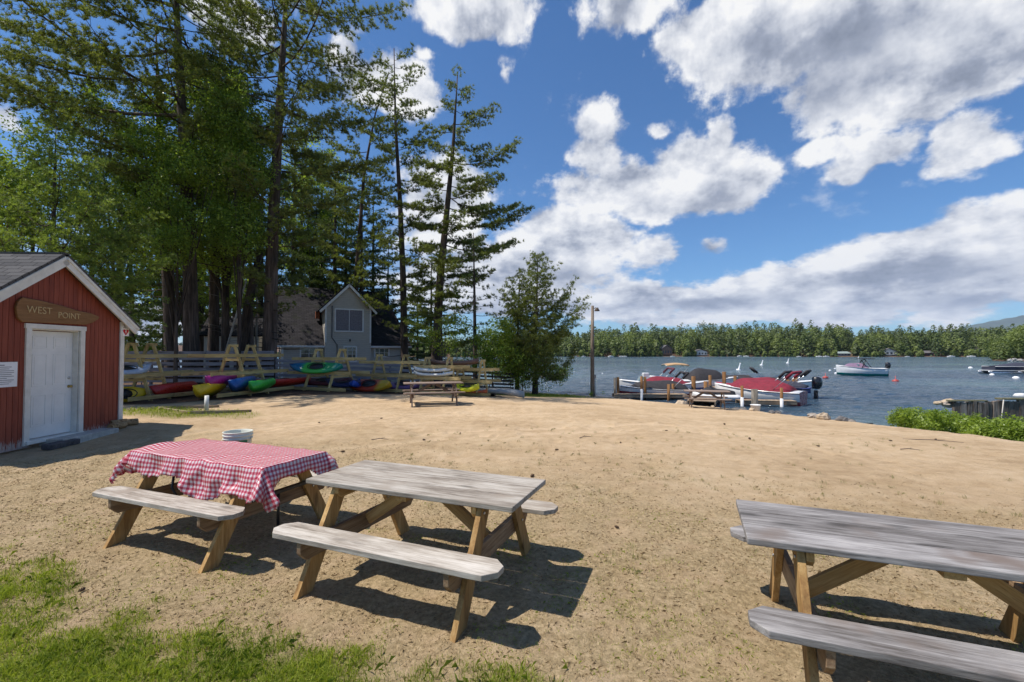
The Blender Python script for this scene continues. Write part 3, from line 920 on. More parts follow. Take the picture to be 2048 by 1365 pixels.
LOG = wood('split_firewood', [(.3, (.20, .11, .05)), (.5, (.38, .24, .12)), (.7, (.52, .36, .20))], 1.2, .85, .003)
for i, (u, v, a, l, lab) in enumerate([(.16, 1.30, .3, .34, 'split firewood log beside the concrete step, nearest the door'), (.14, 1.62, -.25, .36, 'split firewood log lying below the AED sign'), (.06, 1.46, .15, .33, 'split firewood log behind the two others at the shed corner')]):
    mb = MB(); r_ = .085; poly = [(r_ * math.cos(t_), r_ * math.sin(t_) * .9) for t_ in np.linspace(-.6, 3.3, 9)] + [(-.02, -.07)]
    mb.prism(poly, (0, 0, 0), (0, 1, 0), (0, 0, 1), l); c = on_shed(u, v, 0)
    o = mb.build('firewood_log', LOG, None, .006, loc=(c.x, c.y, gz(c.x, c.y) + .075 + (.02 if i == 2 else 0))); o.rotation_euler = (R(20 * i), 0, SRZ + 1.1 + a)
    tag(o, lab, 'firewood', 'firewood logs at the shed corner')

# ------------------------------------------------------------------ picnic tables
GREYW = wood('weathered_table_top', [(.25, (.17, .14, .11)), (.42, (.32, .28, .235)), (.58, (.44, .40, .345)), (.75, (.54, .50, .445))], 1.0, .8, .0025, stain=(.27, .225, .18))
GREYD = wood('dark_weathered_table_top', [(.25, (.10, .088, .08)), (.42, (.195, .182, .175)), (.58, (.285, .27, .262)), (.75, (.38, .36, .345))], 1.0, .8, .0025, stain=(.17, .135, .115))
TAN = wood('treated_lumber', [(.28, (.30, .16, .055)), (.5, (.44, .26, .095)), (.72, (.55, .36, .15))], .9, .75, .0015)
TAND = wood('weathered_beam_lumber', [(.28, (.17, .10, .055)), (.5, (.29, .19, .11)), (.72, (.40, .29, .18))], .9, .8, .0015)
OLDW = wood('old_brown_table_wood', [(.28, (.15, .10, .075)), (.5, (.26, .19, .15)), (.72, (.38, .31, .26))], .9, .85, .002)
LBENCH, WBENCH, OB, TL, TW, HT, HB = 1.83, .235, .475, 1.80, .715, .74, .445


def plank(mb, x0, x1, y0, y1, z, th, ch=0.0, sides=(1, 1, 1, 1)):
    """chamfered corners: order (x0y0,x1y0,x1y1,x0y1)"""
    p = []
    c = [ch * s for s in sides]
    for (x, y, k, sx, sy) in ((x0, y0, c[0], 1, 1), (x1, y0, c[1], -1, 1), (x1, y1, c[2], -1, -1), (x0, y1, c[3], 1, -1)):
        if k:
            a, b = (x + sx * k, y), (x, y + sy * k)
            p += [b, a] if (sx, sy) in ((1, 1), (-1, -1)) else [a, b]
        else: p.append((x, y))
    mb.prism(p, (0, 0, z - th / 2), (1, 0, 0), (0, 1, 0), th)


def picnic_table(label, loc, rz, topm=None, legm=None, beamm=None, tl=TL, seed=0, group='picnic tables'):
    topm = topm or GREYW; legm = legm or TAN; beamm = beamm or TAND
    t = thing('picnic_table', label, 'table', loc, rz, group)
    m = MB(); w = TW / 3
    for i in range(3): plank(m, -tl / 2, tl / 2, -TW / 2 + i * w + (.004 if i else 0), -TW / 2 + (i + 1) * w - (.004 if i < 2 else 0), HT, .038)
    m.build('tabletop', topm, t, .006)
    for s_ in (-1, 1):
        m = MB(); y0, y1 = sorted((s_ * OB, s_ * (OB + WBENCH)))
        plank(m, -tl / 2 - .02, tl / 2 + .02, y0, y1, HB, .038, .075)
        m.build('bench_seat', topm, t, .004)
    ux = tl / 2 - .26
    for sx in (-1, 1):
        for sy in (-1, 1):
            m = MB()
            a0, a1 = sy * .57, sy * .72      # foot
            b0, b1 = sy * .17, sy * .31      # under the top
            m.prism([(a0, -.05), (a1, -.05), (b1, HT - .04), (b0, HT - .04)], (sx * ux, 0, 0), (0, 1, 0), (0, 0, 1), .040, gx=1)
            
            if seed: 
                for zz in (.355, HT - .09):
                    yc = sy * (.645 + (.24 - .645) * zz / HT); m.tube([(sx * (ux + .018), yc, zz), (sx * (ux + .028), yc, zz)], .011, 8, mi=1)
            m.build('leg', [legm, STEELC], t, .003)
        m = MB(); xx = sx * (ux - .041)
        m.prism([(-.66, .368), (.66, .368), (.70, .405), (-.70, .405)][::-1] if 0 else [(-.64, .265), (.64, .265), (.70, .325), (.70, .404), (-.70, .404), (-.70, .325)], (xx, 0, 0), (0, 1, 0), (0, 0, 1), .038)
        m.build('bench_support', beamm, t, .003)
        m = MB(); m.prism([(-.30, HT - .125), (.30, HT - .125), (.335, HT - .09), (.335, HT - .0385), (-.335, HT - .0385), (-.335, HT - .09)], (xx, 0, 0), (0, 1, 0), (0, 0, 1), .038)
        m.build('top_cleat', legm, t, .003)
        m = MB(); m.beam((sx * (ux - .075), 0, .35), (sx * .10, 0, HT - .07), .038, .088, up=(0, 0, 1)); m.build('brace', legm, t, .003)
    m = MB(); m.beam((0, -.33, HT - .060), (0, .33, HT - .060), .088, .038); m.build('centre_cleat', legm, t, .003)
    return t


T1 = picnic_table('weathered picnic table under a red checked cloth', (-2.86, 4.62, gz(-2.86, 4.6) + .01), -.375, seed=1)
T2 = picnic_table('pale grey bare picnic table with chamfered benches next to the cloth covered one', (-.696, 3.69, gz(-.7, 3.6) + .005), -.386, seed=1)
T3 = picnic_table('dark grey picnic table standing alone, cut off by the frame', (2.262, 2.53, gz(2.2, 2.6) + .0), -.378, topm=GREYD, seed=1)
for t_ in (T1, T2, T3): pass
T4 = picnic_table('brown picnic table out on the sand in front of the kayak racks', (-2.72, 15.75, gz(-2.7, 15.6)), .26, OLDW, OLDW, OLDW, tl=2.0)
T5 = picnic_table('old picnic table at the beach edge in front of the docked boats', (8.35, 19.6, gz(8.3, 19.6)), -.30, OLDW, OLDW, OLDW)

# white dropping on the dark table
mb = MB(); mb.lathe([(0, .004), (.008, .003), (.012, 0)], n=10)

# ------------------------------------------------------------------ checked cloth
def cloth_mat():
    m, t, p = newmat('red_gingham')
    sp = t.n.new('ShaderNodeSeparateXYZ'); t.l.new(att(t), sp.inputs[0])
    per = .040
    def stripe(s): return t.rng(t.m('FRACT', t.m('DIVIDE', s, per)), .47, .53)
    a, b = stripe(sp.outputs[0]), stripe(sp.outputs[1])
    f = t.m('MULTIPLY', t.m('ADD', a, b), .5)
    n = t.noise(att(t), 220, 2)
    f = t.m('ADD', f, t.m('MULTIPLY', t.m('SUBTRACT', n, .5), .15))
    col = t.ramp(f, [(0, (.80, .76, .76)), (.5, (.70, .23, .27)), (1.0, (.46, .025, .06))])
    t.set(p, 'Base Color', col); p.inputs['Roughness'].default_value = .32; p.inputs['Specular IOR Level'].default_value = .6
    tr = t.n.new('ShaderNodeBsdfTranslucent'); t.l.new(col, tr.inputs[0])
    mx = t.n.new('ShaderNodeMixShader'); mx.inputs[0].default_value = .25
    t.l.new(p.outputs[0], mx.inputs[1]); t.l.new(tr.outputs[0], mx.inputs[2]); t.l.new(mx.outputs[0], t.n['Material Output'].inputs[0])
    return m


def build_cloth():
    L2, W2 = TL / 2, TW / 2
    us = np.arange(-1.36, 1.3601, .017); vs = np.arange(-.80, .8001, .017)
    U, V = np.meshgrid(us, vs)
    # the cloth is pushed a little askew, its overhang differs along each side
    hn = .25 + .08 * np.sin(U * 3.1 + .4) + .05 * np.sin(U * 8.3)          # near side hang
    hf = .24 + .05 * np.sin(U * 4)
    hl = .25 + .0 * V; hr = .15 + .22 * np.clip((np.abs(V + .03) - .16) / .2, 0, 1) ** 1.3
    keep = (V > -W2 - hn) & (V < W2 + hf) & (U > -L2 - hl) & (U < L2 + hr)
    ex = np.where(U > L2, U - L2, np.where(U < -L2, U + L2, 0)); ey = np.where(V > W2, V - W2, np.where(V < -W2, V + W2, 0))
    e = np.hypot(ex, ey); cu = np.clip(U, -L2, L2); cv = np.clip(V, -W2, W2)
    nx = np.where(e > 0, ex / (e + 1e-9), 0); ny = np.where(e > 0, ey / (e + 1e-9), 0)
    s = np.where(np.abs(ex) > 0, V, U) + np.where(np.abs(ex) > 0, 3.3, 0) * np.sign(ex)
    th = np.arctan2(ey, ex)
    corner = (np.abs(ex) > 0) & (np.abs(ey) > 0)
    ph = np.where(corner, th * 4.0, s * 10 + 9 * fbm(s * 2.3 + 7, 0 * s, 2, 5))
    rip = np.sin(ph) * .5 + .5 * np.sin(ph * 1.9 + 1.7)
    n = fbm(U * 5 + 20, V * 5 + 20, 3, 61) - .5
    out = .012 + np.minimum(e, .10) * .10 + e * (.15 + .20 * rip * (.35 + 1.1 * fbm(s * 1.7, 0 * s + 3, 2, 15)) + .6 * n) + np.where(corner, e * .22, 0)
    drop = np.sqrt(np.maximum(e ** 2 - (out * .8) ** 2, 0)); r0 = .02
    drop = np.where(e < r0, e * e / (2 * r0), drop - r0 / 2 * 0)
    X = cu + nx * out; Y = cv + ny * out
    wr = (fbm(U * 9 + 4, V * 9, 3, 71) - .5) * .010 + .006 * np.abs(np.sin((U * .9 + V * .35) * 7)) ** 14 + .007 * np.abs(np.sin((U * .3 - V) * 5 + .6)) ** 18
    bunch = np.exp(-((U + .84) ** 2 / .012 + (V + .12) ** 2 / .05)) * .05 + np.exp(-((U - .15) ** 2 / .004 + (V + .30) ** 2 / .03)) * .02
    Z = HT + .009 + np.maximum(wr, -.003) + bunch - drop
    Z = Z + np.where(e > 0, n * .01, 0)
    ids = -np.ones(U.shape, int); ids[keep] = np.arange(keep.sum())
    q = np.stack([ids[:-1, :-1], ids[:-1, 1:], ids[1:, 1:], ids[1:, :-1]], -1).reshape(-1, 4); q = q[(q >= 0).all(1)]
    co = np.stack([X, Y, Z], -1)[keep]
    me = raw_mesh('tablecloth', co, q); g = me.attributes.new('gc', 'FLOAT_VECTOR', 'POINT')
    g.data.foreach_set('vector', np.stack([U[keep] + 10, V[keep] + 10, 0 * U[keep]], -1).astype('f').ravel())
    me.materials.append(cloth_mat())
    o = bpy.data.objects.new('tablecloth', me); C.objects.link(o)
    o.location = T1.location; o.rotation_euler = T1.rotation_euler
    so = o.modifiers.new('thick', 'SOLIDIFY'); so.thickness = .0015
    tag(o, 'red and white checked cloth draped unevenly over a picnic table', 'tablecloth')


build_cloth()
# hanging black straps and the dark weight bar under the covered table
st = MB()
TM = Matrix.Translation(T1.location) @ Matrix.Rotation(-.375, 4, 'Z')
st.tube([TM @ Vector(p) for p in ((-.30, -.33, .58), (-.28, -.36, .45), (-.22, -.33, .33), (-.17, -.30, .24))], .012, 5)
o = st.build('black_strap', BLACKP); tag(o, 'black strap dangling below the checked cloth', 'strap')
st = MB(); st.beam(TM @ Vector((.685, -.30, .425)), TM @ Vector((.685, .47, .425)), .045, .03)
st.tube([TM @ Vector((.66, .02, .41)), TM @ Vector((.66, .02, .02))], .014, 6)
o = st.build('black_pole', BLACKP); tag(o, 'thin black pole leaning on the bench support of the covered table', 'pole')

# bucket on the far bench
BUCKW = plain('bucket_plastic', (.66, .66, .56), .4, .08, 6)
b = TM @ Vector((-.64, OB + WBENCH / 2, HB))
bk = thing('bucket', 'white plastic bucket standing behind the red checked cloth', 'bucket', b)
mb = MB(); mb.lathe([(0, .004), (.128, .004), (.130, .0), (.136, .10), (.145, .285), (.155, .287), (.155, .300), (.147, .302), (.148, .322), (.158, .324), (.158, .340), (.149, .342), (.150, .362), (.158, .364), (.159, .372), (.150, .374), (.146, .370), (.140, .2), (.126, .012), (0, .012)], n=36)
mb.build('pail', BUCKW, bk)
mb = MB(); mb.tube([(.158 * math.cos(a), .158 * math.sin(a) - (.02 * math.sin(a)), .31 - .20 * math.sin(-a) * 1.0) for a in np.linspace(math.pi, 2 * math.pi, 14)], .003, 6)
mb.tube([(-.158, 0, .31), (-.165, -.03, .27), (-.10, -.15, .20), (0, -.165, .17), (.09, -.15, .20), (.165, -.03, .27), (.158, 0, .31)], .003, 6)
mb = MB(); mb.tube([(-.158, 0, .31), (-.165, -.05, .26), (-.10, -.14, .19), (0, -.163, .165), (.10, -.14, .19), (.165, -.05, .26), (.158, 0, .31)], .0035, 6); mb.build('wire_handle', STEELC, bk)
mb = MB(); mb.prism([(-.045, .2), (.045, .2), (.045, .28), (-.045, .28)], (.115, -.092, 0), (math.cos(.9), math.sin(.9), 0), (0, 0, 1), .004); mb.build('label_sticker', plain('green_label', (.03, .22, .08), .5), bk)

# timber edging and pipe on the sand near the racks
EDGE = wood('edging_timber', [(.3, (.22, .16, .10)), (.5, (.36, .28, .18)), (.7, (.5, .4, .28))], .7, .85, .002)
ee = [at_z(315, 824, .06), at_z(375, 833, .06), at_z(503, 822, .06), at_z(438, 814, .06), at_z(322, 823, .06)]
for i, (a, b_, lab) in enumerate([(0, 1, 'short near edging board of the sand pit frame'), (1, 2, 'long edging board running past the foot of the white pipe'), (4, 3, 'edging board of the sand pit frame behind the white pipe')]):
    p, q = ee[a], ee[b_]; m = MB(); m.beam((p.x, p.y, gz(p.x, p.y) + .03), (q.x, q.y, gz(q.x, q.y) + .03), .045, .09)
    tag(m.build('edging_timber', EDGE, None, .004), lab, 'edging board', 'timber edging boards of the sand pit')
pp = at_z(413, 829, .02); m = MB(); m.lathe([(0, 0), (.055, 0), (.055, .50), (.048, .50), (.048, .44), (0, .44)], n=20)
tag(m.build('white_pipe', plain('pvc_pipe', (.66, .66, .62), .45, .08), None, loc=(pp.x, pp.y, gz(pp.x, pp.y) - .03)), 'short white pipe standing upright in the sand', 'pipe')

# ------------------------------------------------------------------ slat fence
FENCEW = wood('grey_fence_boards', [(.3, (.19, .175, .19)), (.5, (.31, .29, .31)), (.7, (.42, .39, .42))], .5, .9, .003)
FENCED = wood('dark_fence_boards', [(.3, (.04, .035, .035)), (.5, (.075, .065, .065)), (.7, (.12, .11, .11))], .5, .9, .003)


def slat_fence(label, pts, h, n, mt, step=2.4, gap=.095):
    a = Vector(pts[0]); root = thing('slat_fence', label, 'fence', (a.x, a.y, gz(a.x, a.y)))
    bm = MB(); o = Vector(root.location)
    for p, q in zip(pts[:-1], pts[1:]):
        p = Vector(p); q = Vector(q); L = (q - p).length; k = max(1, round(L / step))
        for i in range(k):
            u = p.lerp(q, i / k); v = p.lerp(q, (i + 1) / k); gu = gz(u.x, u.y); gv = gz(v.x, v.y)
            bh = (h - gap * n) / n
            for j in range(n):
                zz = .05 + (j + .5) * (bh + gap)
                bm.beam((u.x - o.x, u.y - o.y, gu + zz - o.z), (v.x - o.x, v.y - o.y, gv + zz - o.z + rs.uniform(-.012, .012)), .028, bh)
            m = MB(); m.box((u.x - o.x, u.y - o.y + .065, gu - o.z + h / 2), (.10, .10, h + .06)); m.build('post', mt, root)
    bm.build('boards', mt, root)
    return root


slat_fence('tall grey horizontal board fence behind the racks next to the shed', [(-24, 20.2), (-14.5, 21.6), (-11.75, 22.5)], 1.82, 7, FENCEW)
slat_fence('lower grey horizontal board fence in front of the house', [(-11.7, 22.6), (-8.5, 23.6), (-4.6, 25.2)], 1.42, 6, FENCEW)
slat_fence('dark low board fence behind the bright new rack by the pines', [(-4.5, 25.3), (-1.9, 26.2), (.1, 27.0)], 1.25, 6, FENCED)

# ------------------------------------------------------------------ kayak racks
RACKW = wood('rack_lumber', [(.28, (.42, .30, .12)), (.5, (.56, .42, .18)), (.72, (.68, .53, .25))], .7, .8, .002)
RACKN = wood('new_rack_lumber', [(.28, (.46, .33, .13)), (.5, (.60, .45, .20)), (.72, (.70, .55, .28))], .7, .8, .002)


def kayak_rack(label, x, y, yaw, L, H, sp, fr, levels=(.14, .92, 1.62), wd=None):
    wd = wd or RACKW
    t = thing('kayak_rack', label, 'rack', (x, y, gz(x, y)), yaw, 'a-frame kayak racks')
    def half(z): return .13 + (sp / 2 - .13) * (1 - z / H)
    for u in fr:
        m = MB()
        for s_ in (-1, 1):
            m.prism([(s_ * (sp / 2 - .07), -.08), (s_ * (sp / 2 + .07), -.08), (s_ * .20, H), (s_ * .06, H)], (u, 0, 0), (0, 1, 0), (0, 0, 1), .05, gx=1)
        m.prism([(-.24, H - .05), (.24, H - .05), (.24, H + .06), (-.24, H + .06)], (u + .048, 0, 0), (0, 1, 0), (0, 0, 1), .03)
        for z in levels[1:]:
            w = half(z - .12) + .05; m.prism([(-w, z - .22), (w, z - .22), (w, z - .12), (-w, z - .12)], (u - .05, 0, 0), (0, 1, 0), (0, 0, 1), .04)
        m.build('a_frame', wd, t, .003)
    for z in levels:
        for s_ in (-1, 1):
            m = MB(); yy = s_ * (half(z) + .10); m.beam((-L / 2, yy, z), (L / 2, yy, z), .04, .14); m.build('rail', wd, t, .003)
    return t


D2 = math.radians
kayak_rack('kayak rack nearest the red shed, holding the single red kayak', -13.75, 17.9, D2(81), 4.3, 2.05, 1.8, (-1.25, -.5))
kayak_rack('kayak rack over the yellow and magenta kayaks', -11.45, 19.2, D2(79), 4.3, 2.02, 1.8, (-.45, .55))
kayak_rack('kayak rack below the small house window, carrying the green kayak', -8.75, 21.7, D2(-24), 3.9, 1.92, 1.7, (-.65, .85), (.14, .85, 1.5))
kayak_rack('kayak rack above the red and yellow kayak at the house corner', -5.9, 22.6, D2(-22), 3.6, 1.78, 1.6, (-.85, .75), (.14, .82, 1.45))
kayak_rack('bright new rack holding the two white kayaks', -3.35, 21.6, D2(-24), 2.7, 1.72, 1.3, (-.8, .45), (.14, .80, 1.32), RACKN)
kayak_rack('bright new rack above the lime yellow kayak', -1.85, 22.2, D2(-22), 2.4, 1.70, 1.3, (-.75, .45), (.14, .72, 1.28), RACKN)


# ------------------------------------------------------------------ kayaks
def kayak(label, x, y, z, yaw, L, W, mats, roll=0, pitch=0, name='kayak', cockpit=True, group='kayaks on the racks', ht=.30):
    t = thing(name, label, name.replace('_', ' '), (x, y, z), yaw, group); t.rotation_euler = (roll, pitch, yaw)
    rings = []; n = 13
    for i in range(n):
        s_ = i / (n - 1) * 2 - 1; f = max(.0, 1 - abs(s_) ** 2.4); b = W / 2 * f ** .7 + .015; k = .10 * abs(s_) ** 3
        top = ht * (.72 + .28 * abs(s_) ** 2); xx = s_ * L / 2
        r = []
        for (a, c) in ((0, 0.0), (.62, .02), (.95, .28), (1.0, .58), (.86, .86), (.55, .97), (0, 1.0)):
            zz = k + c * (top - k * .3); r.append((xx, b * a, zz))
        r = r + [(p[0], -p[1], p[2]) for p in r[-2:0:-1]]
        rings.append(r)
    m = MB(); m.loft(rings, close=True); m.build('hull', mats, t)
    if cockpit:
        m = MB(); pts = [(.42 * math.cos(a), .22 * W / .7 * math.sin(a), ht * .74 + .02) for a in np.linspace(0, 2 * math.pi, 15)]
        m.tube(pts, .018, 6, cap=False); m.build('cockpit_rim', BLACKP, t)
        m = MB(); m.lathe([(0, 0), (.2 * W / .7, .0), (.2 * W / .7, .006), (0, .006)], n=18, o=(0, 0, ht * .73)); o = m.build('seat_well', BLACKP, t); o.scale = (1.7, 1, 1)
        m = MB()
        for xx in (-.38 * L, .38 * L): m.tube([(xx - .02, 0, ht * .85), (xx, 0, ht * .98), (xx + .02, 0, ht * .85)], .012, 5)
        m.build('carry_handle', BLACKP, t)
    return t


KR = plain('red_kayak', (.50, .035, .025), .35, .12, 4); KY = plain('yellow_kayak', (.72, .47, .012), .35, .1, 4)
KM = plain('magenta_kayak', (.40, .018, .20), .35, .1, 4); KB = plain('blue_kayak', (.012, .085, .30), .35, .12, 4)
KG = plain('green_kayak', (.045, .42, .055), .35, .1, 4); KD = plain('maroon_kayak', (.10, .015, .025), .4, .1, 4)
KN = plain('navy_kayak', (.02, .03, .11), .4, .1, 4); KP = plain('purple_kayak', (.19, .10, .24), .4, .1, 4)
KL = plain('lime_kayak', (.75, .72, .02), .35, .08, 4); KW = plain('white_kayak', (.74, .73, .68), .4, .06, 4); KO = plain('orange_kayak', (.55, .10, .02), .4, .1)
KGB = banded('green_blue_kayak', [(.008, .05, .16), (.01, .12, .22), (.06, .42, .06), (.02, .30, .10), (.01, .22, .17)], [.12, .28, .62, .8], 2.9)
KRY = banded('red_yellow_kayak', [(.30, .02, .02), (.46, .05, .02), (.58, .34, .02)], [.2, .68], 3.0)
KSK = plain('pale_blue_kayak', (.45, .52, .62), .4, .1)


def kz(x, y, h): return gz(x, y) + h


kayak('red kayak lying alone on the ground rail beside the shed', -13.0, 17.9, kz(-12.9, 17.9, .20), D2(92), 2.4, .74, KR, roll=R(-45), ht=.4)
kayak('yellow kayak with its end poking out below the magenta one', -11.45, 17.6, kz(-11.5, 17.6, .20), D2(106), 2.6, .80, KY, roll=R(-40), ht=.42)
kayak('magenta kayak resting on top of the yellow one', -11.35, 18.1, kz(-11, 17.6, .50), D2(102), 2.5, .74, KM, roll=R(-35), ht=.40)
kayak('blue kayak between the magenta and green kayaks', -10.85, 18.7, kz(-10.6, 18.2, .36), D2(106), 2.6, .80, KB, roll=R(-45), ht=.42)
kayak('bright green kayak lying right of the blue one', -10.25, 19.0, kz(-10, 18.6, .28), D2(100), 2.3, .74, KG, roll=R(-35), ht=.38)
kayak('long red kayak lying behind the bright green one', -10.35, 20.6, kz(-9.8, 20, .30), D2(64), 3.2, .66, KR, roll=R(-25))
kayak('kayak fading from dark blue to lime green up on the rack rail', -8.95, 21.0, kz(-8.9, 21, .98), D2(-7), 2.55, .70, KGB, roll=R(38), ht=.28)
kayak('dark maroon kayak in the shade below the green one', -9.0, 22.0, kz(-9, 22, .28), D2(-4), 2.7, .62, KD, roll=R(20))
kayak('navy blue kayak with a bright end under the rack', -8.0, 21.7, kz(-7.6, 21.6, .25), D2(-18), 2.0, .62, KN, roll=R(20))
kayak('small cobalt blue kayak end beside the red and yellow one', -7.5, 21.9, kz(-7.1, 21.2, .20), D2(100), 1.9, .60, plain('cobalt_kayak', (.02, .08, .42), .35, .1), roll=R(10))
kayak('red kayak with a yellow end on the ground rail', -6.72, 21.7, kz(-6.2, 21.8, .24), D2(-20), 2.5, .76, KRY, roll=R(38), ht=.34)
kayak('dull purple kayak end behind the near rack post', -5.3, 22.3, kz(-4.9, 22.4, .22), D2(-10), 1.9, .55, KP, roll=R(20))
kayak('white kayak stacked uppermost on the bright new rack', -3.75, 21.4, kz(-3.8, 21.4, 1.06), D2(-16), 1.9, .62, KW, ht=.2, cockpit=False)
kayak('white kayak directly beneath the other white one', -3.70, 21.35, kz(-3.8, 21.4, .86), D2(-16), 2.0, .66, KW, ht=.2, cockpit=False)
kayak('lime yellow kayak on the ground near the black float', -2.05, 21.2, kz(-2, 21.2, .28), D2(-38), 1.5, .66, KL, roll=R(18), ht=.3)
kayak('brown canoe lying across the top of the new racks', -2.9, 22.3, kz(-3, 22.3, 1.42), D2(-8), 2.6, .6, plain('brown_canoe', (.20, .10, .06), .5), cockpit=False, name='canoe', group=None)
kayak('orange kayak half hidden by the lime yellow one', -2.2, 21.9, kz(-2, 21.9, .05), D2(-20), 2.2, .55, KO, ht=.24)
kayak('pale blue kayak end sticking out past the shed corner', -13.75, 16.1, kz(-13.7, 16.1, 1.02), D2(80), 1.9, .62, KSK, roll=R(20))
kayak('yellow kayak end low down past the shed corner', -13.65, 15.9, kz(-13.7, 16, .26), D2(86), 1.7, .55, KY, roll=R(70))
kayak('overturned grey canoe beyond the lime yellow kayak', -.95, 22.9, kz(-.9, 22.9, .42), D2(-24), 3.4, .78, plain('grey_canoe', (.40, .39, .36), .45), roll=R(180), cockpit=False, name='canoe', group=None, ht=.36)
# black float with post stubs
ff = at_z(979, 786, gz(-1.0, 21)); f = thing('dock_float', 'black plastic dock float box standing on the sand', 'float', (ff.x, ff.y, gz(ff.x, ff.y)), D2(-8))
m = MB(); m.box((0, 0, .20), (.62, .5, .40)); m.build('float_body', BLACKP, f, .02)
m = MB(); m.box((0, 0, .425), (.78, .6, .05)); m.build('float_lid', BLACKP, f, .01)
m = MB()
for xx in (-.25, 0, .2): m.tube([(xx, 0, .45), (xx, 0, .57)], .025, 8)
m.build('float_pegs', BLACKP, f)

# ------------------------------------------------------------------ grey house behind the fence
def siding(name, a, b, per=.13):
    m, t, p = newmat(name); g = objc(t); sp = t.n.new('ShaderNodeSeparateXYZ'); t.l.new(g, sp.inputs[0])
    fr = t.m('FRACT', t.m('DIVIDE', sp.outputs[2], per))
    n = t.noise(t.mapv(g, (1.5, 1.5, 12)), 2, 4)
    col = t.ramp(n, [(.3, a), (.7, b)])
    col = t.mix(t.rng(fr, .0, .12, .55, 0), col, tuple(c * .35 for c in a))
    t.set(p, 'Base Color', col); p.inputs['Roughness'].default_value = .7
    t.set(p, 'Normal', t.bump(t.m('SUBTRACT', 1.0, fr), .9, .02))
    return m


SIDE = siding('grey_clapboard', (.43, .40, .35), (.54, .50, .44))
SIDEP = siding('pale_clapboard', (.48, .46, .40), (.58, .56, .50))
ROOFD = shingle_mat('dark_mossy_shingles', (.034, .032, .035), (.060, .056, .060), (.03, .034, .024), 1.1)
HTRIM = plain('house_trim', (.70, .71, .72), .5, .06)
def glass_mat(name, col=(.03, .035, .045)):
    m, t, p = newmat(name); p.inputs['Base Color'].default_value = col + (1,); p.inputs['Roughness'].default_value = .06; p.inputs['Specular IOR Level'].default_value = .8
    n = t.noise(objc(t), 2.5, 3); t.set(p, 'Base Color', t.ramp(n, [(.3, col), (.7, tuple(c * 2.6 for c in col))]))
    return m
GLASS = glass_mat('window_glass'); CURT = plain('window_curtain', (.22, .21, .24), .9, .2, 12)


def roof_quad(mb, p, th=.08, mi=0):
    """p: 4 corners ccw seen from outside (eave-left, eave-right, ridge-right, ridge-left); gc x along eave, y up slope"""
    p = [Vector(q) for q in p]; n = (p[1] - p[0]).cross(p[3] - p[0]).normalized(); ex = (p[1] - p[0]).normalized(); ey = n.cross(ex)
    vs = p + [q - n * th for q in p]; gs = [((q - p[0]).dot(ex), (q - p[0]).dot(ey), 0) for q in p] * 2
    b = len(mb.v); mb.v += [tuple(v) for v in vs]; mb.g += gs
    fs = [(0, 1, 2, 3), (7, 6, 5, 4), (0, 4, 5, 1), (1, 5, 6, 2), (2, 6, 7, 3), (3, 7, 4, 0)]
    mb.f += [tuple(b + i for i in q) for q in fs]; mb.mi += [mi] * 6; mb.sm += [False] * 6


def window(parent, u0, u1, z0, z1, y, muntins=(1, 0), curtain=False):
    w = MB(); t_ = .09; uc, zc = (u0 + u1) / 2, (z0 + z1) / 2
    for (a, b, c, d) in ((u0 + t_ / 2, zc, t_, z1 - z0), (u1 - t_ / 2, zc, t_, z1 - z0)): w.box((a, y - .03, b), (c, .06, d))
    for zz in (z0 + t_ / 2, z1 - t_ / 2): w.box((uc, y - .032, zz), (u1 - u0 - .002, .07, t_))
    o = w.build('window', HTRIM, parent, .004)
    g = MB(); g.box((uc, y - .008, zc), (u1 - u0 - t_ * 1.2, .01, z1 - z0 - t_ * 1.2)); g.build('pane', GLASS, o)
    if curtain:
        g = MB()
        for a, b in ((u0 + t_, uc - .03), (uc + .03, u1 - t_)):
            n = 12
            for i in range(n): g.box((a + (b - a) * (i + .5) / n, y - .016 - .004 * (i % 2), zc), ((b - a) / n, .003, z1 - z0 - 2 * t_))
        g.build('curtain', CURT, o)
    mm = MB()
    for i in range(muntins[0]): mm.box((u0 + (u1 - u0) * (i + 1) / (muntins[0] + 1), y - .03, zc), (.035, .03, z1 - z0 - t_))
    for i in range(muntins[1]): mm.box((uc, y - .031, z0 + (z1 - z0) * (i + 1) / (muntins[1] + 1)), (u1 - u0 - t_, .028, .02))
    if muntins[0] or muntins[1]: mm.build('sash_bar', HTRIM, o)
    return o


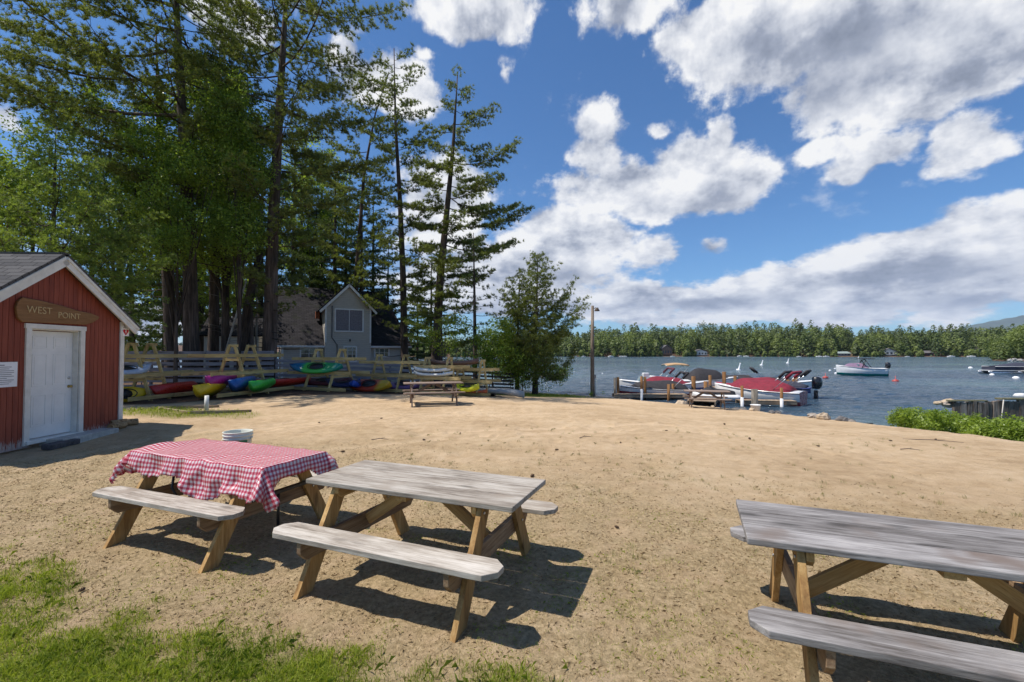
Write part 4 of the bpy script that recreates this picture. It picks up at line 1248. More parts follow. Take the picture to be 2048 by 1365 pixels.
def build_house():
    yaw = math.atan2(.47, .88); W = 8.3; EV = 2.32; RG = 6.75; DP = 4.4; ZB = -1.3
    h = thing('house', 'grey clapboard house with steep dark roof and a tall gabled dormer', 'house', (-15.2, 30, 0), yaw)
    w = MB(); w.box((W / 2, DP, (EV + ZB) / 2), (W, 2 * DP - .2, EV - ZB))
    w.prism([(.1, EV), (2 * DP - .1, EV), (DP, RG - .15)], (.06, 0, 0), (0, 1, 0), (0, 0, 1), .1)
    w.build('wall', SIDE, h)
    r = MB(); e0, e1 = -.35, W + .35; yo = -.25; ze = EV - .05; inset = 1.1
    def ridge(u): return (u, DP, RG)
    roof_quad(r, [(e0, yo, ze), (e1, yo, ze), (e1 - inset, DP, RG), (e0 + .2, DP, RG)])
    roof_quad(r, [(e1, 2 * DP + .25, ze), (e0, 2 * DP + .25, ze), (e0 + .2, DP, RG), (e1 - inset, DP, RG)])
    roof_quad(r, [(e1, yo, ze - .001), (e1, 2 * DP + .25, ze - .001), (e1 - inset, DP + .01, RG - .01), (e1 - inset, DP - .01, RG - .01)])
    ro = r.build('roof', ROOFD, h, recalc=True)
    f = MB(); f.box((1.25, yo - .02, ze - .09), (3.2, .04, .13)); f.box((7.1, yo - .02, ze - .09), (3.1, .04, .13)); f.build('fascia', HTRIM, h, .004)
    m = MB(); m.box((2.3, 1.5, 4.45), (.26, .26, .5)); m.build('chimney', plain('orange_brick', (.34, .10, .045), .85, .25, 14), ro)
    m = MB(); m.tube([(3.1, 2.2, 4.6), (3.1, 2.2, 5.45)], .06, 8); m.build('vent_pipe', HTRIM, ro)
    # dormer: gabled bay flush to the ground
    d0, d1, dz, dp = 2.62, 5.68, 4.98, 6.55; dc = (d0 + d1) / 2; y0 = -.32
    m = MB(); m.box((dc, 1.2, (dz + ZB) / 2), (d1 - d0, 3.04, dz - ZB)); m.prism([(d0 - dc, dz), (d1 - dc, dz), (0, dp - .12)], (dc, 1.2, 0), (1, 0, 0), (0, 0, 1), 3.04)
    dm = m.build('dormer', SIDE, h)
    r = MB(); ov = .38; sl = (dp - dz) / ((d1 - d0) / 2)
    roof_quad(r, [(dc, y0 - .25, dp), (d0 - ov, y0 - .25, dz - ov * sl), (d0 - ov, 4.4, dz - ov * sl), (dc, 4.4, dp)])
    roof_quad(r, [(d1 + ov, y0 - .25, dz - ov * sl), (dc, y0 - .25, dp), (dc, 4.4, dp), (d1 + ov, 4.4, dz - ov * sl)])
    r.build('dormer_roof', ROOFD, dm)
    m = MB()
    for s_ in (-1, 1):
        a = Vector((dc, y0 - .27, dp - .02)); b = Vector((dc + s_ * ((d1 - d0) / 2 + ov), y0 - .27, dz - ov * sl - .02)); n = Vector((-(b - a).z * s_, 0, (b - a).x * s_)).normalized()
        m.beam(a - n * .06, b - n * .06, .045, .15, up=n)
    m.build('dormer_rake', HTRIM, dm)
    m = MB()
    for u in (d0 + .05, d1 - .05): m.box((u, y0 - .015, (dz + 2.45) / 2), (.10, .03, dz - 2.45))
    m.box((.06, -.0, (EV + ZB) / 2), (.13, .05, EV - ZB - .1)); m.box((W - .06, -.0, (EV + ZB) / 2), (.13, .05, EV - ZB - .1))
    m.build('corner_board', HTRIM, h)
    m = MB(); m.tube([(d0 + .45, y0 - .05, dz), (d0 + .45, y0 - .05, 2.8), (d0 + .8, y0 - .05, 2.3), (d0 + .8, y0 - .05, .6)], .035, 8); m.build('downspout', plain('grey_pipe', (.14, .13, .13), .5), h)
    window(h, 3.22, 5.16, 3.2, 4.82, y0, (1, 0), True)
    window(h, 3.80, 4.72, 1.10, 2.22, y0, (2, 3))
    window(h, 5.98, 7.08, 1.42, 2.14, .1, (2, 1))
    window(h, 1.10, 2.26, 1.30, 2.14, .1, (1, 1))
    m = MB(); m.box((4.25, y0 - .06, 2.62), (.10, .10, .16)); m.build('wall_lamp', BLACKP, h)
    m = MB(); m.box((W + .18, .2, 1.0), (.12, .12, 1.6)); m.build('utility_meter', HTRIM, h)


build_house()
c_ = thing('cottage', 'pale sunlit cottage wall glimpsed between the big trunks', 'house', (-19.8, 33, 0), .25)
m = MB(); m.box((0, 0, 1.0), (3.4, 3, 4.2)); m.build('wall', SIDEP, c_)
m = MB(); roof_quad(m, [(-2, -1.8, 2.95), (2, -1.8, 2.95), (2, 0, 4.3), (-2, 0, 4.3)]); roof_quad(m, [(2, 1.8, 2.95), (-2, 1.8, 2.95), (-2, 0, 4.3), (2, 0, 4.3)]); m.build('roof', ROOFD, c_)
m = MB(); m.box((.6, -1.53, 1.5), (.9, .06, 1.1)); m.build('window', GLASS, c_)

# ------------------------------------------------------------------ light pole at the beach edge
lp = at(1185, 793, 28); LZ = gz(lp.x, 28)
POLEW = wood('utility_pole_wood', [(.3, (.13, .10, .075)), (.5, (.24, .19, .15)), (.7, (.37, .32, .27))], .4, .9, .006)
p_ = thing('light_pole', 'weathered wooden pole with a floodlight at the beach edge', 'lamp post', (lp.x, 28, LZ - .1))
hh = at(1186, 612, 28).z - LZ + .1
m = MB(); m.tube([(0, 0, -.4), (0, 0, hh * .5), (.03, 0, hh)], [.135, .115, .085], 12); m.build('pole', POLEW, p_)
m = MB(); m.tube([(.0, 0, hh - .25), (.22, -.02, hh - .12), (.26, -.02, hh - .15)], .02, 6); m.build('bracket', BLACKP, p_)
m = MB(); m.lathe([(0, .10), (.07, .10), (.10, .03), (.17, -.10), (.165, -.11), (.08, -.02), (0, .0)], n=16, o=(.30, -.02, hh - .22)); m.build('lamp_shade', plain('rusty_shade', (.10, .07, .05), .7, .4, 12), p_)
m = MB(); m.box((.15, -.08, 1.35), (.12, .1, .22)); m.tube([(.15, -.08, -.1), (.15, -.08, 1.3)], .025, 8); m.build('switch_box', plain('grey_box', (.30, .30, .28), .5), p_)

# ------------------------------------------------------------------ dock
DOCKW = wood('dock_planks', [(.3, (.22, .15, .095)), (.5, (.34, .25, .17)), (.7, (.46, .37, .27))], .7, .9, .003)
POSTW = wood('dock_post_wood', [(.3, (.13, .06, .022)), (.5, (.24, .12, .045)), (.7, (.34, .19, .08))], .7, .85, .003)
SLEEVE = plain('white_sleeve', (.70, .70, .70), .5, .1)
POSTG = wood('grey_post_wood', [(.3, (.10, .085, .07)), (.5, (.18, .16, .13)), (.7, (.28, .25, .22))], .7, .9, .003)
dz_ = -.96
dock = thing('boat_dock', 'wooden boat dock with finger piers between the covered boats', 'dock', (11.2, 28, WATER))


def deck(a, b, w, nm):
    a = Vector((*a, dz_)); b = Vector((*b, dz_)); o = Vector(dock.location); d = (b - a); L = d.length; d.normalize(); s_ = Vector((-d.y, d.x, 0))
    m = MB(); n = int(L / .15)
    for i in range(n):
        c = a + d * ((i + .5) * L / n) - o; m.beam(c - s_ * w / 2, c + s_ * w / 2, L / n - .012, .035)
    for k in (-1, 1):
        m.beam(a - o + s_ * k * (w / 2 - .03) - Vector((0, 0, .115)), b - o + s_ * k * (w / 2 - .03) - Vector((0, 0, .115)), .05, .19)
    m.build(nm, DOCKW, dock)


deck((10.6, 25.6), (18.6, 41), 1.5, 'walkway')
deck((6.7, 30.2), (11.4, 30.0), .85, 'finger_deck')
deck((13.0, 26.3), (16.0, 25.9), .75, 'finger_deck')
deck((15.2, 36.4), (10.6, 36.9), .7, 'finger_deck')
deck((17.2, 35.6), (21.5, 34.2), .7, 'finger_deck')
for (px, yt, Y, mt, sl, r_) in [(1230, 756, 30, POSTG, 0, .09), (1236, 755, 30.6, POSTW, 0, .09), (1283, 753, 29.6, POSTW, 1, .08), (1290, 754, 30.7, POSTW, 0, .09),
                                (1337, 769, 29.4, POSTW, 0, .09), (1346, 768, 30.6, POSTW, 0, .09), (1352, 768, 31, POSTW, 0, .09), (1387, 753, 31.6, POSTW, 0, .14), (1411, 763, 29.6, POSTW, 0, .11),
                                (1420, 751, 34, POSTW, 0, .11), (1448, 744, 31.0, POSTW, 0, .12), (1470, 752, 36.5, POSTW, 0, .12), (1495, 751, 40, POSTW, 0, .12),
                                (1484, 772, 25.8, POSTW, 1, .08), (1563, 776, 25.5, POSTW, 1, .08), (1552, 768, 29.5, POSTG, 0, .10), (1576, 760, 33, POSTW, 0, .10), (1587, 757, 34.4, POSTW, 0, .10), (1593, 752, 35.5, POSTW, 1, .09)]:
    p = at(px, yt, Y); o = Vector(dock.location); m = MB()
    m.tube([(p.x - o.x, Y - o.y, -1.0), (p.x - o.x, Y - o.y, p.z - o.z)], r_, 10); ps = m.build('post', mt, dock)
    if sl:
        m = MB(); m.tube([(p.x - o.x, Y - o.y, -.9), (p.x - o.x, Y - o.y, (p.z - o.z) * .46)], r_ + .006, 12); m.build('sleeve', SLEEVE, ps)
p = at(1509, 779, 24.0); m = MB(); gg = gz(p.x, 24.0); m.tube([(0, 0, -.3), (0, 0, p.z - gg)], [.17, .155], 12)
tag(m.build('mooring_post', POSTG, None, loc=(p.x, 24.0, gg)), 'short thick grey post on the shore with a white tub at its foot', 'post')
p = at(1511, 812, 19.3); gg = gz(p.x, 19.3)
m = MB(); m.lathe([(0, 0), (.16, 0), (.20, .26), (.215, .27), (.20, .28), (.15, .02), (0, .02)], n=18)
tag(m.build('white_tub', plain('tub_plastic', (.72, .73, .74), .4, .06), None, loc=(p.x, 19.3, gg + .02)), 'small white tub at the foot of the thick grey post', 'tub')

# ------------------------------------------------------------------ boats
GEL = plain('white_gelcoat', (.74, .74, .73), .22, .05, 3, spec=.7); GELB = plain('navy_gelcoat', (.02, .03, .13), .25, .1, 3, spec=.7)
GELR = plain('red_gelcoat', (.30, .015, .03), .25, .1, 3, spec=.7); GELG = plain('green_gelcoat', (.0, .16, .11), .3, .1, 3, spec=.6); GELP = plain('purple_gelcoat', (.16, .09, .17), .3, .1, 3)
GELK = plain('black_gelcoat', (.015, .015, .018), .25, .1, 3, spec=.7); GELT = plain('teal_gelcoat', (.0, .22, .20), .3, .1, 3); GELLB = plain('blue_gelcoat', (.02, .07, .24), .3, .1)
CVR = plain('red_canvas', (.20, .013, .03), .85, .22, 5, bump=.004); CVK = plain('black_canvas', (.028, .026, .030), .85, .2, 5, bump=.004)
CVT = plain('tan_canvas', (.46, .29, .15), .85, .12, 5); CVN = plain('navy_canvas', (.035, .038, .06), .85, .2, 5, bump=.004)
CHROME = plain('aluminium_tube', (.6, .6, .62), .3, .08, 5, metal=.85)
WSH = plain('tinted_windshield', (.10, .16, .18), .08, .2, 3, spec=.9)


def boat(label, x, y, yaw, L, B, mats, cover=None, ch=.35, motor=False, wind=False, tower=None, bimini=None, fb=.74, cspan=(-.44, .30), group='motor boats', roll=0, console=False):
    """mats: [below, stripe, upper]; z=0 is the waterline"""
    t = thing('motor_boat', label, 'boat', (x, y, WATER), yaw, group); t.rotation_euler = (roll, 0, yaw)
    n = 15; rings = []
    def bm(u): return B / 2 * ((1 - max(0, (u - .30) / .70) ** 2.2) if u > .3 else (.90 + .10 * u / .3)) + .015
    def sheer(u): return fb * (.86 + .34 * u * u)
    for i in range(n):
        u = i / (n - 1); b = bm(u); xx = (u - .5) * L; k = -.25 + .55 * max(0, (u - .55) / .45) ** 2; s_ = sheer(u)
        half = [(0, k), (b * .72 * (1 - .35 * max(0, u - .6)), k * .35 + .02), (b * .86, s_ * .30), (b * .93, s_ * .58), (b, s_), (b * .93, s_ + .05), (0, s_ + .09)]
        r = [(xx + (.10 * q / s_ if u > .95 else 0), yy, q) for yy, q in half]; r = r + [(a, -b_, c) for a, b_, c in r[-2:0:-1]]
        rings.append(r)
    m = MB(); mm = {0: 0, 1: 0, 2: 1, 3: 2, 4: 2, 5: 2}
    m.loft(rings, close=True, mifn=lambda i, k: mm[k] if k < 6 else mm[11 - k]); m.build('hull', mats, t)
    m = MB()
    for s_ in (-1, 1): m.tube([((u - .5) * L, s_ * (bm(u) + .01), sheer(u) - .01) for u in np.linspace(0, .97, 12)], .022, 5)
    m.build('rub_rail', BLACKP, t)
    if cover:
        m = MB(); rr = []; a, b_ = cspan; k = 12
        for i in range(k):
            q = i / (k - 1); u = .5 + a + (b_ - a) * q; h = ch * (math.sin(math.pi * min(1, q * 1.0 + .08)) ** .6 if q < .95 else .12) * (1 + .12 * math.sin(q * 9))
            w = bm(u) * .99; z0 = sheer(u) + .015
            rr.append([((u - .5) * L, yy * w, z0 + hh * h - (.06 if abs(yy) == 1 else 0)) for yy, hh in ((-1, 0), (-.96, .08), (-.6, .55), (-.25, .93), (0, 1.0), (.25, .93), (.6, .55), (.96, .08), (1, 0))])
        m.loft(rr); m.build('canvas_cover', cover, t)
    if wind:
        m = MB(); u = .12 * L
        m.loft([[(u - .1, -B * .36, sheer(.6) + .05), (u - .28, -B * .33, sheer(.6) + .42)], [(u + .14, -B * .2, sheer(.6) + .07), (u - .08, -B * .18, sheer(.6) + .46)], [(u + .14, B * .2, sheer(.6) + .07), (u - .08, B * .18, sheer(.6) + .46)], [(u - .1, B * .36, sheer(.6) + .05), (u - .28, B * .33, sheer(.6) + .42)]], capends=False, smooth=False)
        w = m.build('windshield', WSH, t); w.modifiers.new('thick', 'SOLIDIFY').thickness = .015
        m = MB(); m.tube([(u - .28, -B * .33, sheer(.6) + .43), (u - .08, -B * .18, sheer(.6) + .47), (u - .08, B * .18, sheer(.6) + .47), (u - .28, B * .33, sheer(.6) + .43)], .014, 5); m.build('windshield_frame', CHROME, w)
    if console:
        m = MB(); m.box((0, 0, fb + .35), (.45, .5, .75)); m.build('console', GEL, t, .05)
        m = MB(); m.box((-.55, 0, fb + .25), (.35, .7, .5)); m.build('seat', GEL, t, .06)
    if tower:
        m = MB()
        for s_ in (-1, 1): m.tube([(.02 * L, s_ * B * .45, fb), (-.06 * L, s_ * B * .36, fb + .95), (-.08 * L, 0, fb + 1.05)], .05, 6); m.tube([(-.16 * L, s_ * B * .45, fb), (-.06 * L, s_ * B * .36, fb + .95)], .045, 6)
        m.build('tower', CHROME if tower == 'c' else BLACKP, t)
        m = MB(); m.box((-.10 * L, 0, fb + 1.15), (1.5, B * .85, .09)); m.build('tower_rack', CVK, t, .02)
    if bimini:
        col, kind = bimini
        if kind == 'up':
            m = MB(); x0, x1, zt = -.34 * L, .08 * L, fb + 1.15; rr = []
            for q in np.linspace(0, 1, 7):
                xx = x0 + (x1 - x0) * q; zz = zt + .10 * math.sin(math.pi * q); rr.append([(xx, yy * B * .45, zz + .12 * (1 - yy * yy)) for yy in (-1, -.6, 0, .6, 1)])
            m.loft(rr, capends=False); c = m.build('bimini_top', col, t); c.modifiers.new('thick', 'SOLIDIFY').thickness = .07
            m = MB()
            for s_ in (-1, 1):
                for xe in (x0, x1): m.tube([((x0 + x1) / 2, s_ * B * .46, fb), (xe, s_ * B * .44, zt), (xe, 0, zt + .08)], .016, 5)
            m.build('bimini_frame', CHROME, t)
        else:
            fwd = -1 if kind == 'aft' else 1
            e = []
            for s_ in (-1, 1):
                a = Vector((-.22 * L, s_ * B * .44, fb)); b_ = a + Vector((fwd * -.0 - .95, 0, .95)) if kind == 'aft' else a + Vector((.2, 0, 1.0))
                m = MB(); m.tube([a, b_], .022, 5); e.append(b_); m.build('bimini_pole', CHROME, t)
            m = MB(); d = (e[0] - Vector((-.22 * L, -B * .44, fb))).normalized() * .34
            m.tube([e[0] - d, e[0] + d * .1, e[0] + d * .5, e[1] + d * .5, e[1] + d * .1, e[1] - d], .085, 8); m.build('bimini_boot', col, t)
    if motor:
        mo = MB(); x0 = -.5 * L - .18
        mo.loft([[(x0 + dx * s_ + ox, dy * s_, zz) for dx, dy in ((.20, 0), (.18, .14), (0, .20), (-.22, .17), (-.30, 0), (-.22, -.17), (0, -.20), (.18, -.14))] for s_, zz, ox in ((.8, fb - .12, .02), (1.15, fb + .05, 0), (1.25, fb + .35, -.02), (1.05, fb + .62, 0), (.55, fb + .70, .03))], close=True)
        w = mo.build('outboard_motor', GELK, t, 0)
        m = MB(); m.box((x0, 0, .15), (.24, .13, fb)); m.tube([(x0 + .2, 0, -.42), (x0 - .3, 0, -.42)], .07, 8); m.build('motor_leg', GELK, w, .02)
    return t


boat('white runabout under a black cover, moored inside the front finger pier', 9.75, 31.5, R(176), 4.7, 1.9, [GEL, GELR, GEL], CVK, .60, bimini=(CVK, 'aft'), cspan=(-.46, .40), fb=.62)
boat('white boat with blue stripe and raised red canvas, second row of the dock', 12.3, 34.4, R(-3), 4.9, 1.9, [GEL, GELLB, GEL], CVR, .62, cspan=(-.48, .22), wind=False)
boat('green sided pontoon-like boat shaded by a tan bimini top', 15.0, 40.2, R(-4), 4.6, 2.1, [GEL, GELG, GELG], None, bimini=(CVT, 'up'), fb=.8, wind=True)
boat('white bowed boat below a peaked black canvas cover', 16.2, 38.0, R(-6), 4.8, 2.0, [GELK, GEL, GEL], CVK, 1.0, cspan=(-.32, .34), fb=.85)
boat('small runabout with clear windshield behind the black covered runabout', 10.6, 36.2, R(178), 4.2, 1.8, [GEL, GEL, GEL], None, wind=True, bimini=(plain('maroon_canvas', (.10, .02, .035), .8), 'aft'), console=True)
boat('red and white bowrider with red cover, closest to the beach', 15.35, 28.55, R(135), 5.0, 2.1, [GELR, GEL, GEL], CVR, .62, bimini=(CVR, 'aft'), cspan=(-.40, .36), fb=.82)
boat('second red covered bowrider just beyond the closest one', 16.5, 31.2, R(137), 4.7, 2.0, [GEL, GEL, GELR], CVR, .74, bimini=(CVK, 'aft'), cspan=(-.42, .36))
boat('navy striped boat with a big black outboard motor', 18.55, 32.3, R(140), 4.6, 2.0, [GEL, GEL, GELB], CVN, .40, motor=True, bimini=(CVK, 'aft'), fb=.75)
boat('white speedboat at the outer end of the dock pointing at open water', 21.4, 36.2, R(-22), 4.8, 1.9, [GEL, GEL, GEL], CVK, .45, bimini=(CVK, 'aft'))
boat('white boat with dark canvas partly hidden beyond the red covers', 18.4, 38.6, R(150), 4.6, 1.9, [GEL, GEL, GEL], CVK, .55, group='motor boats')
boat('white wakeboat with dark tower floating alone on a mooring', 46.7, 61.0, R(158), 5.4, 2.2, [GELT, GEL, GEL], plain('mauve_canvas', (.20, .13, .20), .8, .12), .62, motor=True, tower='k', fb=1.1, cspan=(-.12, .38), wind=True)


def pontoon(label, x, y, yaw, L):
    t = thing('pontoon_boat', label, 'boat', (x, y, WATER), yaw)
    m = MB()
    for s_ in (-1, 1): m.tube([(-L / 2, s_ * .85, .12), (L / 2 - .7, s_ * .85, .12), (L / 2 - .2, s_ * .85, .22), (L / 2, s_ * .85, .36)], [.3, .3, .2, .04], 12)
    m.build('pontoon', CHROME, t)
    m = MB(); m.box((-.1, 0, .46), (L - .5, 2.3, .08)); m.build('deck', GEL, t, .02)
    m = MB()
    for s_ in (-1, 1): m.box((-.1, s_ * 1.12, .78), (L - 1.2, .03, .5))
    m.box((L / 2 - .7, 0, .78), (.03, 2.2, .5)); m.build('fence_panel', CVN, t)
    m = MB()
    for s_ in (-1, 1): m.tube([(-L / 2 + .5, s_ * 1.14, 1.05), (L / 2 - .7, s_ * 1.14, 1.05)], .03, 6)
    m.build('rail', GEL, t)
    m = MB(); m.loft([[(xx, yy * 1.1, 1.05 + hh * z) for yy, z in ((-1, 0), (-.5, .8), (0, 1), (.5, .8), (1, 0))] for xx, hh in ((-L / 2 + .7, .1), (-L / 4, .55), (0, .6), (L / 5, .3), (L / 2 - 1.4, .06))]); m.build('canvas_cover', CVN, t)
    m = MB(); m.tube([(-.9, 1.1, 1.1), (-.2, 1.05, 2.0)], .03, 5); m.tube([(-.9, -1.1, 1.1), (-.2, -1.05, 2.0)], .03, 5); m.build('bimini_frame', CHROME, t)
    return t


pontoon('covered grey pontoon boat moored near the rocky headland', 73.5, 66.5, R(172), 8.4)
pontoon('second pontoon boat overlapping the first, cut by the frame edge', 76.5, 64.0, R(170), 8.0)


def jetski(label, x, y, z, yaw, a, b):
    t = thing('jet_ski', label, 'jet ski', (x, y, z), yaw, 'jet skis')
    m = MB(); rr = []
    for u in np.linspace(-1, 1, 11):
        w = .52 * (1 - max(0, u) ** 2.4) + .02; k = .30 * max(0, u - .3) ** 1.5
        rr.append([(u * 1.35, yy * w, k + zz) for yy, zz in ((0, 0), (.7, .06), (1, .28), (.9, .40), (0, .46), (-.9, .40), (-1, .28), (-.7, .06))])
    m.loft(rr, close=True); m.build('hull', a, t)
    m = MB(); rr = [[(xx, yy * w, .42 + zz * h) for yy, zz in ((-1, 0), (-.8, .7), (0, 1), (.8, .7), (1, 0))] for xx, w, h in ((-1.1, .18, .22), (-.7, .2, .32), (-.1, .2, .36), (.2, .22, .50), (.6, .25, .42), (1.05, .10, .10))]
    m.loft(rr); m.build('seat', b, t)
    m = MB(); m.tube([(.22, -.36, .98), (.30, -.1, .94), (.30, .1, .94), (.22, .36, .98)], .022, 6); m.tube([(.42, 0, .75), (.30, 0, .94)], .04, 6); m.build('handlebar', BLACKP, t)
    return t


jetski('grey and white jet ski lying by the dock behind the old picnic table', 12.3, 27.6, WATER + .1, R(172), GEL, CVK)
jetski('black jet ski at the waterline between the boats and the white jet ski', 12.75, 18.75, gz(12.75, 18.75) + .02, R(200), GELK, GELK)
jetski('white and black jet ski pulled up below the sand edge', 13.0, 16.9, gz(13.0, 16.9) - .06, R(215), GEL, GELK)
jetski('dark blue jet ski parked behind the upright timber wall', 19.6, 18.6, gz(19.6, 18.6) + .35, R(190), GELLB, GELK)

# ------------------------------------------------------------------ shore rocks, timber wall, buoys
def rock(nm, x, y, z, r_, seed, mt):
    rg = np.random.default_rng(seed); m = MB(); n = 9; rr = []
    for i in range(7):
        ph = -math.pi / 2 + math.pi * i / 6; rr.append([(r_ * math.cos(ph) * math.cos(2 * math.pi * k / n) * (1 + .25 * rg.normal() * .6), r_ * .8 * math.cos(ph) * math.sin(2 * math.pi * k / n) * (1 + .25 * rg.normal() * .6), r_ * .62 * math.sin(ph) * (1 + .1 * rg.normal())) for k in range(n)])
    m.loft(rr, close=True, smooth=False); o = m.build(nm, mt, None, r_ * .06, loc=(x, y, z)); o.rotation_euler = (0, 0, rg.uniform(0, 6)); return o


ROCKM = plain('shore_rock', (.30, .26, .22), .9, .3, 5, bump=.01); ROCKT = plain('tan_shore_rock', (.46, .36, .25), .9, .25, 5, bump=.01); ROCKG = plain('dark_shore_rock', (.14, .13, .125), .9, .3, 5, bump=.01)
rg = np.random.default_rng(5)
for i in range(46):
    px = rg.uniform(1405, 1745) if i < 38 else rg.uniform(1130, 1400); tt = None
    # walk outwards along the view bearing until the bank starts to drop
    k = (px - CX) / F_PX; Y = 14.0
    while Y < 32 and (.6 * k * Y + .8 * Y) < np.interp(.8 * k * Y - .6 * Y, [-30, -22, -16.5, -13.1, -8.7, -3.5, -.1, 2.9, 8, 15], [31, 29.5, 27, 26.9, 24.2, 21.6, 18.6, 15.2, 10.5, 8]): Y += .1
    Y += rg.uniform(-.5, 1.7); r_ = rg.uniform(.07, .26) if i % 5 else rg.uniform(.2, .34)
    x = k * Y; o = rock('shore_rock', x, Y, gz(x, Y) + r_ * .22, r_, i, (ROCKM, ROCKT, ROCKG)[i % 3])
    tag(o, 'rounded rock on the bank where the sand meets the water', 'rock', 'rocks along the beach edge')

HEADR = plain('headland_rock', (.30, .29, .27), .9, .25, 2)
for i in range(14):
    x = 172 + i * 1.9 + rg.uniform(-.5, .5); o = rock('boulder', x, 157.2 + rg.uniform(-.6, .8) + .1 * abs(x - 175) * 0, WATER + .35, rg.uniform(.7, 1.3), 100 + i, HEADR)
    tag(o, 'pale boulder at the waterline of the wooded headland', 'boulder', 'boulders around the headland')

WALLW = wood('timber_wall_wood', [(.3, (.07, .052, .04)), (.5, (.17, .14, .115)), (.7, (.32, .27, .23))], .6, .9, .006)
tw = thing('timber_wall', 'weathered wall of upright old timbers beyond the bushes', 'retaining wall', (16.6, 17.2, -.75))
m = MB(); a = 0
x = 0.0; i = 0
while x < 4.4:
    w = rs.uniform(.13, .22); h = rs.uniform(.62, .76) + .05 * min(1, x / 1.5)
    m = MB(); m.prism([(0, -.5), (w * .96, -.5), (w * .96, h - rs.uniform(0, .03)), (w * .5, h), (0, h - rs.uniform(0, .04))], (x, x * -.16 + rs.uniform(-.02, .02), 0), (1, -.16, 0), (rs.uniform(-.04, .04), 0, 1), .13, gx=1)
    m.build('upright_timber', WALLW, tw, .012); x += w; i += 1
m = MB(); m.beam((-.1, .05, .70), (1.1, -.12, .72), .26, .05); m.beam((1.5, -.2, .80), (3.0, -.42, .82), .3, .06); m.build('cap_board', plain('mossy_board', (.14, .13, .07), .9, .3, 6), tw, .01)
for i in range(7):
    r_ = rg.uniform(.12, .26); tag(rock('wall_stone', 16.35 + rg.uniform(0, 1.3), 17.5 + rg.uniform(-.1, .5), -.25 + rg.uniform(0, .22), r_, 300 + i, (ROCKT, ROCKM)[i % 2]), 'rusty brown stone piled at the near end of the timber wall', 'stone', 'stones piled by the timber wall')
m = MB(); m.box((0, 0, 0), (.5, .4, 1.0)); rk = rock('tall_red_rock', 20.4, 17.0, -.35, .62, 411, plain('reddish_rock', (.34, .19, .12), .9, .25, 4, bump=.01)); tag(rk, 'large reddish rock closing the far end of the timber wall', 'rock')
m = MB(); m.tube([(17.9, 16.62, .05), (17.55, 16.4, -.75)], .018, 6); tag(m.build('pale_stick', plain('pale_stick_wood', (.5, .46, .4), .8)), 'thin pale stick leaning against the timber wall', 'stick')
m = MB(); m.lathe([(0, .06), (.14, .05), (.2, 0), (0, 0)], n=10); o = m.build('white_bag', plain('white_bag_plastic', (.7, .7, .7), .6, .1), None, loc=(19.2, 17.2, .12)); o.scale = (1.4, 1, 2.0); tag(o, 'crumpled white bag lying on top of the timber wall', 'bag')

BUOYW = plain('white_buoy_plastic', (.80, .80, .80), .4, .04); BUOYR = plain('red_buoy_plastic', (.42, .06, .05), .5, .15)
for (px, py, lab) in [(1477, 741, 'tall white marker buoy nearest the dock posts'), (1523, 731, 'tall white marker buoy in the middle of the slanting line'), (1575, 727, 'tall white marker buoy beyond the middle one'), (1716, 718, 'tiny white marker buoy farthest out near the opposite shore')]:
    p = at_z(px, py, WATER); m = MB(); k = 1.2
    m.lathe([(0, -.2), (.32 * k, -.1), (.34 * k, .12), (.12, .22), (.10, .9 * k), (.12, 1.05 * k), (0, 1.12 * k)], n=12); o = m.build('marker_buoy', BUOYW, None, loc=p); o.rotation_euler = (R(4), R(14), 0); tag(o, lab, 'buoy', 'white marker buoys')
for i, (px, py, r_) in enumerate([(1205, 748, .12), (1660, 742, .20), (1670, 738, .18), (1672, 748, .22), (1941, 737, .36), (1973, 745, .26), (1984, 751, .28), (2032, 758, .34), (1686, 735, .14), (1790, 714, .3)]):
    p = at_z(px, py, WATER); m = MB(); m.lathe([(r_ * math.cos(a), r_ * .8 * math.sin(a)) for a in np.linspace(-1.57, 1.57, 8)], n=12)
    tag(m.build('mooring_ball', BUOYW, None, loc=(p.x, p.y, WATER + .03)), 'small white mooring ball floating on the lake', 'buoy', 'white mooring balls')
for (px, py, lab) in [(1651, 757, 'faded red float to the dock side of the moored wakeboat'), (1791, 764, 'faded red can buoy with a short rod off the motor of the wakeboat')]:
    p = at_z(px, py, WATER); m = MB(); m.lathe([(0, -.1), (.30, -.05), (.30, .16), (.1, .24), (.03, .3), (.03, .62), (0, .62)], n=12); tag(m.build('red_buoy', BUOYR, None, loc=p), lab, 'buoy')

# floating platform beyond the young pines
p = at_z(1108, 757, WATER); t = thing('swim_platform', 'low grey floating platform with posts behind the young pines', 'platform', (p.x, p.y, WATER), .1)
m = MB(); m.box((0, 0, .3), (3.0, 2.0, .35)); m.build('deck', plain('platform_deck', (.36, .31, .28), .8, .15), t, .02)
m = MB()
for xx in (-1.2, 1.45): m.tube([(xx, -.9, -.3), (xx, -.9, 1.3)], .04, 6)
m.build('post', POSTG, t)

# ------------------------------------------------------------------ trees
def tpath(Y, pts, zb=None):
    x0 = (pts[0][0] - CX) / F_PX * Y; z0 = gz(x0, Y)
    out = [(0, 0, 0)]
    for (px, py) in pts[1:]:
        v = at(px, py, Y); out.append((v.x - x0, 0, v.z - z0))
    return (x0, Y, z0), out


def P(label, Y, pts, r0, y_h0, nl, Lf, **k):
    b, pt = tpath(Y, pts); h0 = at(pts[0][0], y_h0, Y).z - b[2]
    return pine(label, b, pt, r0, h0, nl, Lf, **k)


def prof(*kv):
    xs_ = [a for a, _ in kv]; ys_ = [b for _, b in kv]
    return lambda f: float(np.interp(f, xs_, ys_))


